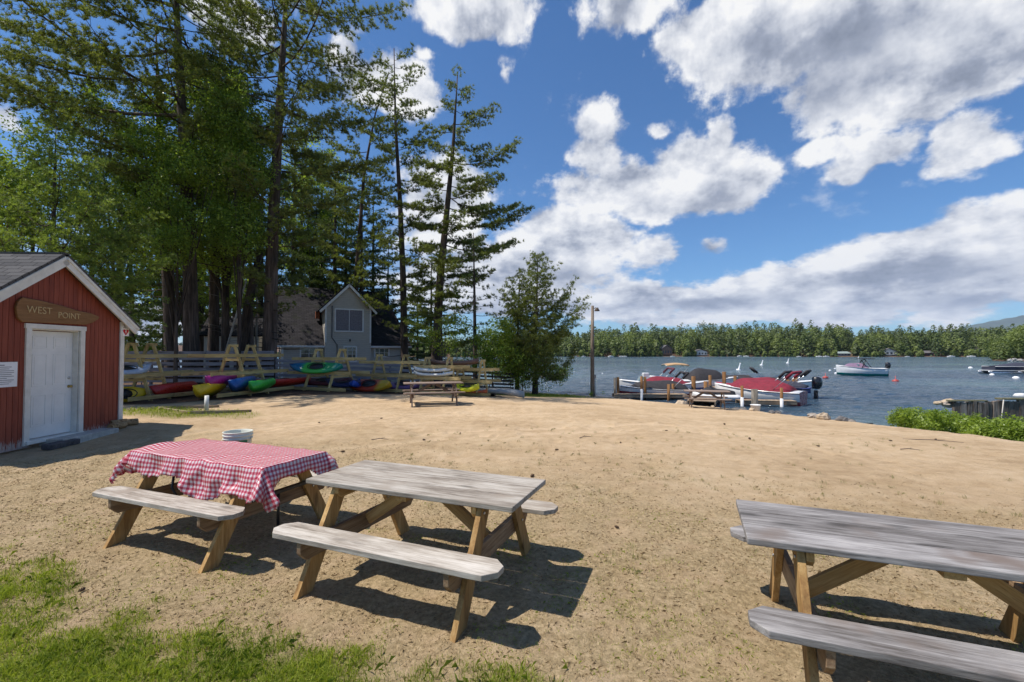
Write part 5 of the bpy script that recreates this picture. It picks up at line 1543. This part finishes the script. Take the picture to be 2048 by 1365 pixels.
P('towering white pine with very long limbs reaching over the shed', 22.3, [(386, 700), (378, 450), (365, 250), (352, 0), (346, -230)], .36, 410, 62, prof((0, 2.4), (.12, 6.0), (.25, 7.6), (.6, 7.6), (.85, 4.5), (1, 1)),
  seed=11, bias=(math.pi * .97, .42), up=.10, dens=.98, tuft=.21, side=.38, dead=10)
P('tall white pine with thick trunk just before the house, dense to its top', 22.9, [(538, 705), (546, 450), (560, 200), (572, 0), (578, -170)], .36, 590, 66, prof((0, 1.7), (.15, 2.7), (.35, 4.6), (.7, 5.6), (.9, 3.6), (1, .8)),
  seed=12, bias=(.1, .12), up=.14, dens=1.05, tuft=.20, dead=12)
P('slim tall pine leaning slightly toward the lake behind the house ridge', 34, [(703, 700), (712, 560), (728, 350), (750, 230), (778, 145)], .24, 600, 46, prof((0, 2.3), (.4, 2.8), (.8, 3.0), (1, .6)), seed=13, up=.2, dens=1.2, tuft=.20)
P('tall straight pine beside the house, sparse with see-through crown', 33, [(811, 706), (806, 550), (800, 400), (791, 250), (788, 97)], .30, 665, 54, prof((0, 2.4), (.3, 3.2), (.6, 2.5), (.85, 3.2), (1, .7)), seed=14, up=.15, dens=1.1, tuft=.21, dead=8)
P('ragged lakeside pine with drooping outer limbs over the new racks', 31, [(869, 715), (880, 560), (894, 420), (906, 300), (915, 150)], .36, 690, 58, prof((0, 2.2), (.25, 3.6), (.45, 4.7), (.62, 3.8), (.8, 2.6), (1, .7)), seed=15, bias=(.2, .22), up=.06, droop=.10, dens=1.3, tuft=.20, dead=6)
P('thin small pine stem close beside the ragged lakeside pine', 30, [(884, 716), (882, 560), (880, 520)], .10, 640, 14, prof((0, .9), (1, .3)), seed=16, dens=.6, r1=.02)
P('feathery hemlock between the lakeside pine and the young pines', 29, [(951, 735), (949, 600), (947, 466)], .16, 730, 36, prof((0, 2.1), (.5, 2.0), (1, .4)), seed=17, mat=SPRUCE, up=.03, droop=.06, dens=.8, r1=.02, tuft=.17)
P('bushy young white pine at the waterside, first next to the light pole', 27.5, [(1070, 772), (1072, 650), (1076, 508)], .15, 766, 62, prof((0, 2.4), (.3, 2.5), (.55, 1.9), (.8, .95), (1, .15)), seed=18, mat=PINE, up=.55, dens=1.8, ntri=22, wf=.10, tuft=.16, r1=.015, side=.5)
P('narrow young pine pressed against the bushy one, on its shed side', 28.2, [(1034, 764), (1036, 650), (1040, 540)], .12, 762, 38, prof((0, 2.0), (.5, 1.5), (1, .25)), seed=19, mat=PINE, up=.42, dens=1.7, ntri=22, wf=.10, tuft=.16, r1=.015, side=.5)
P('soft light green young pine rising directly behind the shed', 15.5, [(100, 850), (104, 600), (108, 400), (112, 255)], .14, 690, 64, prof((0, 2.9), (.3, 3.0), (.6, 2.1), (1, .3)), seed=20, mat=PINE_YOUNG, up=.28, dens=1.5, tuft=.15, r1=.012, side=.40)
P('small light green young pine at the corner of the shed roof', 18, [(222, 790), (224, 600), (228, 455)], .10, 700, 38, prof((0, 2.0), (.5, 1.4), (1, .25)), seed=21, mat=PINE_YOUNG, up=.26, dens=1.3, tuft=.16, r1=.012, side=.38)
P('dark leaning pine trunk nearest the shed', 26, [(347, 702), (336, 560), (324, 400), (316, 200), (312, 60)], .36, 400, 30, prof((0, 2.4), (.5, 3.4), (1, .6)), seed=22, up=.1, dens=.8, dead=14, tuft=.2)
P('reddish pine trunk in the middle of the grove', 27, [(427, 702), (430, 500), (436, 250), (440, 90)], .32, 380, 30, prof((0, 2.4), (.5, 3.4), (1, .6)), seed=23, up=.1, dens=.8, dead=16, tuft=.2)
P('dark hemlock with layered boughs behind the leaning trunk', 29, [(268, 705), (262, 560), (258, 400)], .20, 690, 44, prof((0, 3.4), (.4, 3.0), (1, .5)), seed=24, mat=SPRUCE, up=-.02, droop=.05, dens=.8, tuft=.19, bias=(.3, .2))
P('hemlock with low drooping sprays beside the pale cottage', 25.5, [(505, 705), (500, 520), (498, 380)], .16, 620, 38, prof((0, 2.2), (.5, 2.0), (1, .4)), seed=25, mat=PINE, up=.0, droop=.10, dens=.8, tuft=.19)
# darker evergreens filling the grove behind the house
proto = P('dark evergreen in the grove behind the house', 41, [(640, 700), (642, 500), (645, 300)], .28, 690, 64, prof((0, 4.2), (.5, 3.4), (1, .6)), seed=26, mat=SPRUCE, up=.03, droop=.05, dens=.85, tuft=.24, group='dark evergreens of the grove')
proto['label'] = 'dark evergreen standing in the shade of the grove'
for (px, Y, s_, rz) in [(585, 38, 1.0, 1.0), (690, 43, .92, 2.2), (745, 42, .85, 3.9), (470, 36, .95, 5.0), (400, 37, 1.05, .4), (330, 38, .9, 2.9), (600, 46, 1.2, 4.4), (520, 44, 1.15, 5.7), (180, 33, .85, 1.6), (835, 45, .55, 2.0), (775, 40, .62, .7), (60, 30, .7, 3.3), (455, 48, 1.25, 2.5), (722, 37, .78, 1.9), (668, 36, .85, 3.1), (862, 38, .55, 4.7)]:
    c = copy_tree(proto); x = (px - CX) / F_PX * Y; c.location = (x, Y, gz(x, Y)); c.scale = (s_, s_, s_); c.rotation_euler = (0, 0, rz)


def bl(Y, x0, z0, lst):
    out = []
    for (px, py, rx, ry) in lst:
        v = at(px, py, Y); a, b = rx * Y / F_PX, ry * Y / F_PX
        out.append((v.x - x0, rs.uniform(-.8, .8) * min(1, a * .6), v.z - z0, a, min(a, 2.6), b))
    return out


def BT(label, px, Y, H, r0, blobs, ncl, mat, **k):
    x0 = (px - CX) / F_PX * Y; z0 = gz(x0, Y)
    return broadleaf(label, (x0, Y, z0), H, r0, bl(Y, x0, z0, blobs), ncl, mat, **k)


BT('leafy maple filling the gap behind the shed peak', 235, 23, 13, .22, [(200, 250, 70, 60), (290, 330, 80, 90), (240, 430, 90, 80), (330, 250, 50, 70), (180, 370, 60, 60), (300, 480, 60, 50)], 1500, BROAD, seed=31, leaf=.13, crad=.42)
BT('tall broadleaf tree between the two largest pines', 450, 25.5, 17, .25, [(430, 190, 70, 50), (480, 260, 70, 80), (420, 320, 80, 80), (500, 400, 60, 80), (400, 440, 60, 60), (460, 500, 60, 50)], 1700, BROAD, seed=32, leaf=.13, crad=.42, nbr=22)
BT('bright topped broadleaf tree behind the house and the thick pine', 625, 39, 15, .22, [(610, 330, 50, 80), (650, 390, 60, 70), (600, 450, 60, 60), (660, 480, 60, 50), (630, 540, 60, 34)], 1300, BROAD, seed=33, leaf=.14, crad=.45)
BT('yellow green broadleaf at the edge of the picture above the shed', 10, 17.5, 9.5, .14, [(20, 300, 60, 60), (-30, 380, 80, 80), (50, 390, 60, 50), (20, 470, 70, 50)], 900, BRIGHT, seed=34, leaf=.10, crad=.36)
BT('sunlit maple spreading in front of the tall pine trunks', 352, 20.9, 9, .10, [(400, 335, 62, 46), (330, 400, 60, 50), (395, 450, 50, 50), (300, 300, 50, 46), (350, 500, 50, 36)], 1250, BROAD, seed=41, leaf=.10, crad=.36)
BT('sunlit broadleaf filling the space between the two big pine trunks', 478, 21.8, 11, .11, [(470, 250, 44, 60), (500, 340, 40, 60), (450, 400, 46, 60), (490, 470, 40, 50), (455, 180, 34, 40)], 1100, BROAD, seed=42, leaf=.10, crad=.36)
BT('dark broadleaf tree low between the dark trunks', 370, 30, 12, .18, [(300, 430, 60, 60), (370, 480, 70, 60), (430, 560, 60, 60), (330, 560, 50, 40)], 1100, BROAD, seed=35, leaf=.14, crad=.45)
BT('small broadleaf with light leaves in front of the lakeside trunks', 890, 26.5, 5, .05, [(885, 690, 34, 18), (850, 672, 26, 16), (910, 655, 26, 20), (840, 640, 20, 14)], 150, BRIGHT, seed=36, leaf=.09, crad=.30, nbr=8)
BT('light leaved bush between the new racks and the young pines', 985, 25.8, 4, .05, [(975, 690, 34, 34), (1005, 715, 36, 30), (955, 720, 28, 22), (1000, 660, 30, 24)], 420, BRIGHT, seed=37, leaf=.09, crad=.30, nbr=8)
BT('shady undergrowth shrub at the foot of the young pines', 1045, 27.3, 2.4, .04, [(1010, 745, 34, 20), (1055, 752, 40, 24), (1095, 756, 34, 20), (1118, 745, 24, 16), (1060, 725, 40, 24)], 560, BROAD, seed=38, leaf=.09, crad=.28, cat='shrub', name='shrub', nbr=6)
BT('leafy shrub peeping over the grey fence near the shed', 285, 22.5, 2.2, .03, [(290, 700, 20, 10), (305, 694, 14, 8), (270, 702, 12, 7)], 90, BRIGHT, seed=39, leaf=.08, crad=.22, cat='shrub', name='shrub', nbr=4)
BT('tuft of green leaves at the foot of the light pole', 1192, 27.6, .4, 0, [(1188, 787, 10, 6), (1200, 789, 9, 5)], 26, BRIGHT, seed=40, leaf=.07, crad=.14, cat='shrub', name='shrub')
for i, (px, Y, lst, ncl, lab) in enumerate([
    (1855, 13.9, [(1830, 838, 40, 22), (1875, 842, 46, 24), (1912, 852, 26, 20), (1800, 836, 16, 14)], 520, 'rounded green bush on the sand edge, farthest from the corner'),
    (1950, 12.6, [(1945, 852, 22, 20), (1965, 862, 24, 20)], 200, 'small green bush between the two larger bushes'),
    (2020, 11.6, [(1990, 868, 34, 22), (2035, 866, 44, 28), (2085, 878, 40, 30), (2015, 880, 46, 20)], 800, 'light green bush at the frame edge below the timber wall')]):
    BT(lab, px, Y, .8, 0, lst, ncl, BRIGHT, seed=(50, 51, 57)[i], leaf=.055, crad=.12, cat='bush', name='bush')

# leaning stem and pale pole between the trunks
b, pt = tpath(25.2, [(474, 704), (498, 600), (520, 505)])
lt = thing('leaning_tree', 'bare leaning tree stem between the grove and the thick pine', 'tree', b)
m = MB(); m.tube([Vector(q) for q in ((0, 0, -.3),) + tuple(pt[1:])], [.30, .24, .16], 10); m.build('trunk', BARK, lt)
m = MB(); a_, c2 = at(452, 695, 24.6), at(493, 560, 24.8); m.tube([a_ - Vector((0, 0, .2)), c2], [.055, .04], 8)
tag(m.build('birch_pole', plain('pale_birch_bark', (.48, .44, .40), .8, .2, 8)), 'thin pale birch pole slanting beside the leaning stem', 'pole')
for i, px in enumerate((448, 498, 512)):
    Y = 26.5; x = (px - CX) / F_PX * Y; z = gz(x, Y); m = MB(); m.tube([(0, 0, -.2), (.1, 0, 3), (.05, 0, 6.5)], [.07, .06, .03], 8)
    t_ = thing('sapling', 'thin pale sapling stem among the dark trunks', 'tree', (x, Y, z), i, 'pale saplings in the grove'); m.build('trunk', BARK_PALE, t_)
    rg2 = np.random.default_rng(i); m = MB()
    for k in range(9):
        a = rg2.uniform(0, 6.28); z0 = rg2.uniform(2.2, 6); m.tube([(.07, 0, z0), (.07 + math.cos(a) * .8, math.sin(a) * .8, z0 + .15), (.07 + math.cos(a) * 1.7, math.sin(a) * 1.7, z0 + .05)], [.018, .012, .004], 4)
    m.build('branch', BARK_PALE, t_)

# ------------------------------------------------------------------ opposite shore
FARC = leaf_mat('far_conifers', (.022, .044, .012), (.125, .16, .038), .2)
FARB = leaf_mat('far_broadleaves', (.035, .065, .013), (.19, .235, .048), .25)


def forest(name, label, pts, hts, mat, conif, seed, nq=260, size=1.75):
    rng = np.random.default_rng(seed); CO = []; TT = []
    for (x, y, z), h in zip(pts, hts):
        n = nq; base = rng.uniform(.05, .65)
        f = rng.uniform(0, 1, n) ** (.8 if conif else .6)
        r = (.27 * h * (1 - f) ** .6 + .4) if conif else (.30 * h * np.sqrt(np.maximum(.05, 1 - ((f - .45) / .58) ** 2)))
        a = rng.uniform(0, 6.283, n); rr = r * rng.uniform(.55, 1.1, n) * (1 + .25 * np.sin(a * 3 + h))
        p = np.stack([x + rr * np.cos(a), y + rr * np.sin(a), z + h * (.0 + 1.0 * f)], -1)
        d = np.stack([np.cos(a) * .8, np.sin(a) * .8, np.full(n, .8)], -1) + rng.normal(size=(n, 3)) * .35
        s_ = size * rng.uniform(.55, 1.15, n) * (.55 + .45 * (1 - f))
        q = np.array([(-.55, 0, 0), (0, -.5, .05), (.55, 0, 0), (0, .5, -.05)])
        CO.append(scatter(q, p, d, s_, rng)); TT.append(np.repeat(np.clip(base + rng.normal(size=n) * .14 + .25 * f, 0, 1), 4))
    co = np.concatenate(CO); me = raw_mesh(name, co, np.arange(len(co)).reshape(-1, 4), False); tint_attr(me, np.concatenate(TT)); me.materials.append(mat)
    o = bpy.data.objects.new(name, me); C.objects.link(o); return tag(o, label, 'forest', kind='stuff')


rg = np.random.default_rng(77)
pc, hc, pb, hb = [], [], [], []
CLEAR = [(1318, 1350, 9), (1385, 1418, 10), (1672, 1704, 8), (1762, 1796, 9), (1838, 1870, 8)]
for row in range(11):
    g = 3 + row * 9 + row * row * 1.1; x = -175.0
    while x < 520:
        x += rg.uniform(3.4, 6.6); y = far_y(x) + g + rg.uniform(-3, 3); pxx = CX + F_PX * x / y
        if 1702 < pxx < 1722 and row < 9 and x > 0 and row > 1: continue
        h = rg.uniform(12, 22.5) * (.72 if row == 0 else .92 if row == 1 else 1) * (.62 if pxx < 1000 else 1) * np.interp(pxx, [700, 1150, 1300, 1690, 1712, 1740, 2100], [.6, .82, 1.06, 1.08, .7, .88, 1.0])
        if row == 0 and any(a < pxx < b for a, b, _ in CLEAR): continue
        if row == 1 and any(a < pxx < b for a, b, _ in CLEAR): y += 9
        if any(a < pxx < b for a, b, _ in CLEAR) and row == 2: y += 4
        if row == 0 and not any(a - 4 < pxx < b + 4 for a, b, _ in CLEAR):
            for _ in range(2):
                xx = x + rg.uniform(-2.5, 2.5); yy = far_y(xx) + rg.uniform(-5, 0); pb.append((xx, yy, float(tz(xx, yy)) - .3)); hb.append(rg.uniform(2.5, 5.5))
        z = float(tz(x, y)); con = rg.uniform() < (.62 if row > 2 else .35)
        if con: pc.append((x, y, z)); hc.append(h * rg.uniform(1.0, 1.22))
        else: pb.append((x, y, z)); hb.append(h * .9)
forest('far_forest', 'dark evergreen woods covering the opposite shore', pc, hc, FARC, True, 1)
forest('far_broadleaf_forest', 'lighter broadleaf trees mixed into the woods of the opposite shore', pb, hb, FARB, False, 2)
ph, hh_ = [], []
for i in range(150):
    y = rg.uniform(160, 205); x = 1.035 * y + rg.uniform(4, 60)
    z = float(tz(x, y))
    if z > WATER + .2: ph.append((x, y, z - .3)); hh_.append(rg.uniform(5.5, 8.5) + min(6, (x - 1.035 * y - 4) * .35))
forest('headland_woods', 'bright green leafy trees crowding the rocky headland', ph, hh_, FARB, False, 3, nq=420, size=.75)

HW1 = plain('cottage_white', (.62, .62, .60), .7, .08, 1); HW2 = plain('cottage_brown', (.26, .15, .09), .7, .15, 1); HW3 = plain('cottage_red', (.12, .03, .03), .7, .15, 1); HW4 = plain('cottage_grey', (.28, .29, .28), .7, .1, 1)
FROOF = plain('far_roof', (.13, .12, .12), .9, .15, 1); FROOFG = plain('far_green_roof', (.26, .31, .29), .8, .1, 1)
for (px, py, w, d, h, mt, rm, lab) in [(1334, 711, 8, 7, 8.0, HW2, FROOF, 'tall brown cottage among the trees of the opposite shore'), (1402, 710, 10, 7, 4.6, HW1, FROOF, 'white waterfront cottage with dark windows across the lake'),
                                       (1688, 711, 9.5, 6, 2.6, HW4, FROOFG, 'low boathouse with pale green roof at the gap in the woods'), (1779, 711, 12, 6, 5.0, HW1, FROOF, 'cream cottage half hidden in trees across the lake'),
                                       (1853, 712, 11, 6, 3.4, HW3, FROOF, 'dark red cottage low on the opposite shore'), (1253, 711, 6, 5, 2.6, HW4, FROOF, 'tiny grey boathouse in the shade on the opposite shore')]:
    a, b_ = ray(px, py); Y = far_y(0) + 0; Y = float(far_y(a * 345)) + 4.5; x = a * Y; z = float(tz(x, Y)) + .1
    t = thing('far_cottage', lab, 'house', (x, Y, z), 0)
    m = MB(); m.box((0, d / 2, h * .33), (w, d, h * .66)); m.prism([(-w / 2, h * .66), (w / 2, h * .66), (0, h)], (0, d / 2, 0), (1, 0, 0), (0, 0, 1), d) if h > 4 else None; m.build('wall', mt, t)
    m = MB()
    if h > 4:
        roof_quad(m, [(0, -.5, h + .2), (-w / 2 - .6, -.5, h * .62), (-w / 2 - .6, d + .5, h * .62), (0, d + .5, h + .2)], .3); roof_quad(m, [(w / 2 + .6, -.5, h * .62), (0, -.5, h + .2), (0, d + .5, h + .2), (w / 2 + .6, d + .5, h * .62)], .3)
    else: roof_quad(m, [(-w / 2 - .5, -.6, h * .64), (w / 2 + .5, -.6, h * .64), (w / 2, d / 2, h + .5), (-w / 2, d / 2, h + .5)], .2)
    m.build('roof', rm, t)
    for k in range(4):
        m = MB(); m.box((-w * .36 + k * w * .24, -.06, h * .36), (w * .13, .1, h * .28)); m.build('window', GLASS, t)
    if h > 4:
        m = MB(); m.box((0, -1.2, h * .12), (w * .9, 2.2, .2)); m.build('porch_deck', mt, t)
pl = at_z(1954, 713.5, WATER); t = thing('lighthouse', 'small white lighthouse shaped tower beside the headland', 'lighthouse', (pl.x, pl.y * .92, WATER)); t.location.x = pl.x * .92
k = pl.y * .92 / 340
m = MB(); m.lathe([(0, 0), (2.4 * k, 0), (1.5 * k, 6.0 * k), (0, 6.0 * k)], n=12); m.build('tower', HW1, t)
m = MB(); m.lathe([(0, 6.0 * k), (1.9 * k, 6.0 * k), (1.9 * k, 6.3 * k), (1.0 * k, 6.3 * k), (1.0 * k, 7.3 * k), (0, 8.2 * k)], n=12); m.build('lantern_room', FROOF, t)


def far_boat_mesh():
    m = MB(); rr = []
    for u in np.linspace(0, 1, 7):
        b = 1.05 * (1 - max(0, (u - .4) / .6) ** 2) + .02; rr.append([((u - .5) * 6, yy * b, z) for yy, z in ((0, -.1), (.8, .1), (1, .75 + .2 * u), (0, .95), (-1, .75 + .2 * u), (-.8, .1))])
    m.loft(rr, close=True); m.box((-.3, 0, 1.15), (1.6, 1.5, .5)); return m


fb0 = far_boat_mesh().build('far_boat', HW1); first = True
for i, px in enumerate([1150, 1167, 1222, 1243, 1249, 1345, 1480, 1492, 1638, 1652, 1815, 1903, 1942, 1598, 870, 985]):
    a, _ = ray(px, 712); Y = float(far_y(a * 330)) - 11 - rg.uniform(0, 4); o = fb0 if first else fb0.copy()
    if not first: C.objects.link(o)
    first = False; o.location = (a * Y, Y, WATER); o.rotation_euler = (0, 0, rg.choice([0, math.pi]) + rg.uniform(-.5, .5)); s_ = rg.uniform(.45, .8); o.scale = (s_, s_, s_)
    tag(o, 'tiny white boat moored along the opposite shore', 'boat', 'boats along the opposite shore')
SANDM = plain('far_beach', (.42, .34, .24), .9, .1, 1)
for (px, w, lab) in [(1380, 16, 'thin strip of pale beach before the white cottage'), (1700, 20, 'thin strip of pale beach by the boathouse')]:
    pass

# ------------------------------------------------------------------ mountain and distant hills
def ridge(name, x0, x1, y0, y1, zf, mt):
    xs_ = np.linspace(x0, x1, 90); ys_ = np.linspace(y0, y1, 40); me = grid_mesh(name, xs_, ys_, zf); me.materials.append(mt)
    o = bpy.data.objects.new(name, me); C.objects.link(o); tag(o, kind='structure'); return o


HILL = plain('wooded_slope', (.045, .065, .035), .95, .3, .004)


def mz(x, y):
    h = np.interp(x, [5200, 6400, 7330, 7800, 8330, 9000], [30, 180, 450, 560, 640, 680]) - 20
    v = np.clip((y - 5900) / 1500, 0, 1); w = np.clip((8600 - y) / 1200, 0, 1)
    return -20 + h * np.sin(v * math.pi / 2) * w + (fbm(x / 260, y / 260, 4, 3) - .5) * 50 * v


ridge('mountain', 4800, 9200, 5900, 8700, mz, HILL)
ridge('distant_hills', -6500, -1200, 3600, 4700, lambda x, y: -20 + (62 + 34 * np.sin(x / 700) + 14 * np.sin(x / 210)) * np.sin(np.clip((y - 3600) / 550, 0, 1) * math.pi / 2) * np.clip((4700 - y) / 300, 0, 1) + 24, HILL)
hz = bpy.data.materials.new('haze_air'); hz.use_nodes = True
nt_ = hz.node_tree; nt_.nodes.remove(nt_.nodes['Principled BSDF'])
pv = nt_.nodes.new('ShaderNodeVolumePrincipled'); pv.inputs['Color'].default_value = (.62, .76, 1.0, 1); pv.inputs['Density'].default_value = 4.5e-5; pv.inputs['Anisotropy'].default_value = 0.0
nt_.links.new(pv.outputs[0], nt_.nodes['Material Output'].inputs['Volume'])
m = MB(); m.beam((-9800, 1300, 450), (9800, 1300, 450), 18000, 910)
ho = m.build('haze', hz); tag(ho, 'thin summer haze over the lake', 'haze', kind='stuff')

# ------------------------------------------------------------------ grass, straw, cones and twigs
def blades(name, label, pos, h, w, lean, mat, seed, tint):
    rng = np.random.default_rng(seed); n = len(pos); a = rng.uniform(0, 6.283, n)
    side = np.stack([np.cos(a), np.sin(a), 0 * a], -1) * w[:, None] * .5
    b = rng.uniform(0, 6.283, n); ld = np.stack([np.cos(b), np.sin(b), 0 * b], -1) * (lean * h)[:, None]
    mid = pos + ld * .35 + np.array([0, 0, 1.]) * (h * .62)[:, None]; tip = pos + ld + np.array([0, 0, 1.]) * (h * np.sqrt(np.maximum(.05, 1 - np.minimum(.95, lean) ** 2 * .8)))[:, None]
    co = np.stack([pos - side, pos + side, mid + side * .7, tip, mid - side * .7], 1).reshape(-1, 3)
    me = raw_mesh(name, co, np.arange(len(co)).reshape(-1, 5), False); tint_attr(me, np.repeat(tint, 5)); me.materials.append(mat)
    o = bpy.data.objects.new(name, me); C.objects.link(o); return tag(o, label, 'grass', kind='stuff')


LAWN = leaf_mat('lawn_blades', (.12, .18, .014), (.40, .45, .065), .4, rough=.6)
STRAW = leaf_mat('straw_blades', (.24, .16, .08), (.52, .40, .23), .2, (1.1, 1.0, .8), rough=.8)


def sample(n, x0, x1, y0, y1, fn, seed):
    rng = np.random.default_rng(seed); x = rng.uniform(x0, x1, n); y = rng.uniform(y0, y1, n)
    k = rng.uniform(size=n) < fn(x, y); x, y = x[k], y[k]
    return np.stack([x, y, tz(x, y, True) - .004], -1), rng


def inview(x, y): return (np.abs(x) < y * 1.17 + .3)


pos, rng = sample(330000, -5.2, .6, 1.9, 4.2, lambda x, y: inview(x, y) * lawn_mask(x, y) * (.35 + .65 * (fbm(x * 9, y * 9, 2, 8) > .42)), 1)
blades('lawn_grass', 'green lawn grass in the near corner', pos, rng.gamma(3, .014, len(pos)).clip(.015, .07), rng.uniform(.002, .0045, len(pos)), rng.uniform(.2, 1.0, len(pos)), LAWN, 2,
       np.clip(rng.normal(.5, .22, len(pos)) + (fbm(pos[:, 0] * 3, pos[:, 1] * 3, 3, 66) - .5) * .8, 0, 1))
pos, rng = sample(240000, -6, 5, 1.9, 5.6, lambda x, y: inview(x, y) * patch_mask(x, y) * .45 * (fbm(x * 11, y * 11, 2, 18) > .45), 3)
blades('sparse_grass', 'thin green weeds spread over the dry ground by the tables', pos, rng.uniform(.010, .030, len(pos)), rng.uniform(.0022, .004, len(pos)), rng.uniform(.4, 1.2, len(pos)), LAWN, 4,
       np.clip(rng.normal(.7, .22, len(pos)), 0, 1))
pos, rng = sample(560000, -8, 8, 1.9, 9, lambda x, y: inview(x, y) * dry_mask(x, y) * .5 * np.clip(5.2 / y, 0, 1) * (.35 + .75 * (fbm(x * 7, y * 7, 3, 28) > .47)), 5)
blades('dry_grass', 'short dead grass scattered over the sandy foreground', pos, rng.uniform(.008, .026, len(pos)), rng.uniform(.0022, .0045, len(pos)), rng.uniform(.7, 2.2, len(pos)), STRAW, 6,
       np.clip(rng.normal(.45, .25, len(pos)), 0, 1))
# separate tufts further out
def tufts(nt, x0, x1, y0, y1, fn, seed, per, rad, hmin, hmax):
    c, rng = sample(nt, x0, x1, y0, y1, fn, seed)
    p = np.repeat(c, per, 0) + np.concatenate([rng.normal(size=(len(c) * per, 2)) * rad, np.zeros((len(c) * per, 1))], 1); return p, rng, rng.uniform(hmin, hmax, len(p))
pos, rng, h = tufts(700, -2.5, 8.5, 3.4, 11, lambda x, y: inview(x, y) * np.clip(fbm(x * .8, y * .8, 3, 101) * 3 - 1.25, 0, 1), 7, 16, .022, .025, .07)
blades('grass_tufts', 'small olive grass tufts poking out of the sand', pos, h, rng.uniform(.002, .004, len(pos)), rng.uniform(.2, 1.0, len(pos)), leaf_mat('tuft_blades', (.20, .19, .08), (.42, .37, .18), .25), 8, np.clip(rng.normal(.5, .25, len(pos)), 0, 1))
pos, rng = sample(150000, -14, 16, 10, 30, lambda x, y: edge_grass(x, y) * .8, 9)
blades('bank_grass', 'grass along the banks and the shed corner', pos, rng.uniform(.05, .14, len(pos)), rng.uniform(.007, .014, len(pos)), rng.uniform(.2, .9, len(pos)), LAWN, 10, np.clip(rng.normal(.55, .2, len(pos)), 0, 1))

CONE = plain('pine_cone_scales', (.10, .06, .035), .9, .35, 60, bump=.004)
def cone_mesh(L, r_):
    m = MB(); n = 9
    m.lathe([(0, 0), (r_ * .6, L * .05), (r_, L * .3), (r_ * .9, L * .6), (r_ * .45, L * .9), (0, L)], n=8)
    for i in range(34):
        f = (i + .5) / 34; a = i * 2.4; rr = r_ * math.sin(math.pi * min(1, f * .9 + .12)) * 1.0; z = L * f
        c = Vector((math.cos(a) * rr, math.sin(a) * rr, z)); m.beam(c * 1.0, c + Vector((math.cos(a), math.sin(a), .5)) * r_ * .55, r_ * .6, .004)
    return m
cn = cone_mesh(.12, .022).build('pine_cone', CONE); first = True
for i, (px, py) in enumerate([(170, 1183), (845, 879), (1062, 961), (1785, 884), (690, 905), (1240, 885), (1330, 862), (1500, 880), (1640, 895), (1872, 872), (920, 868), (1110, 900), (1450, 845), (640, 850), (1010, 1010), (1230, 1062), (760, 842)]):
    p = at_z(px, py, -.02); o = cn if first else cn.copy()
    if not first: C.objects.link(o)
    first = False; o.location = (p.x, p.y, gz(p.x, p.y) + .018); o.rotation_euler = (R(88), 0, i * 1.3); s_ = .42 + .28 * ((i * 7) % 5) / 4; o.scale = (s_,) * 3
    tag(o, 'brown pine cone lying on the sand', 'pine cone', 'pine cones scattered on the sand')
TW_ = plain('twig_bark', (.14, .10, .07), .9, .2, 20)
for (px, py, L, a, lab) in [(760, 884, .34, .2, 'forked dry twig on the sand behind the bare table'), (1865, 880, 1.0, -.35, 'long thin branch lying on the sand below the bushes'), (1170, 880, .30, .6, 'small dry twig on the open sand'), (1820, 905, .3, -.2, 'short twig on the sand near the long thin branch')]:
    p = at_z(px, py, -.05); m = MB(); m.tube([(-L / 2, 0, 0), (0, .02, .015), (L / 2, -.01, .0)], [.010, .008, .004], 5); m.tube([(0, .02, .012), (L * .25, .09, .02)], [.006, .003], 4)
    o = m.build('twig', TW_, None, loc=(p.x, p.y, gz(p.x, p.y) + .012)); o.rotation_euler = (0, 0, a); tag(o, lab, 'twig')
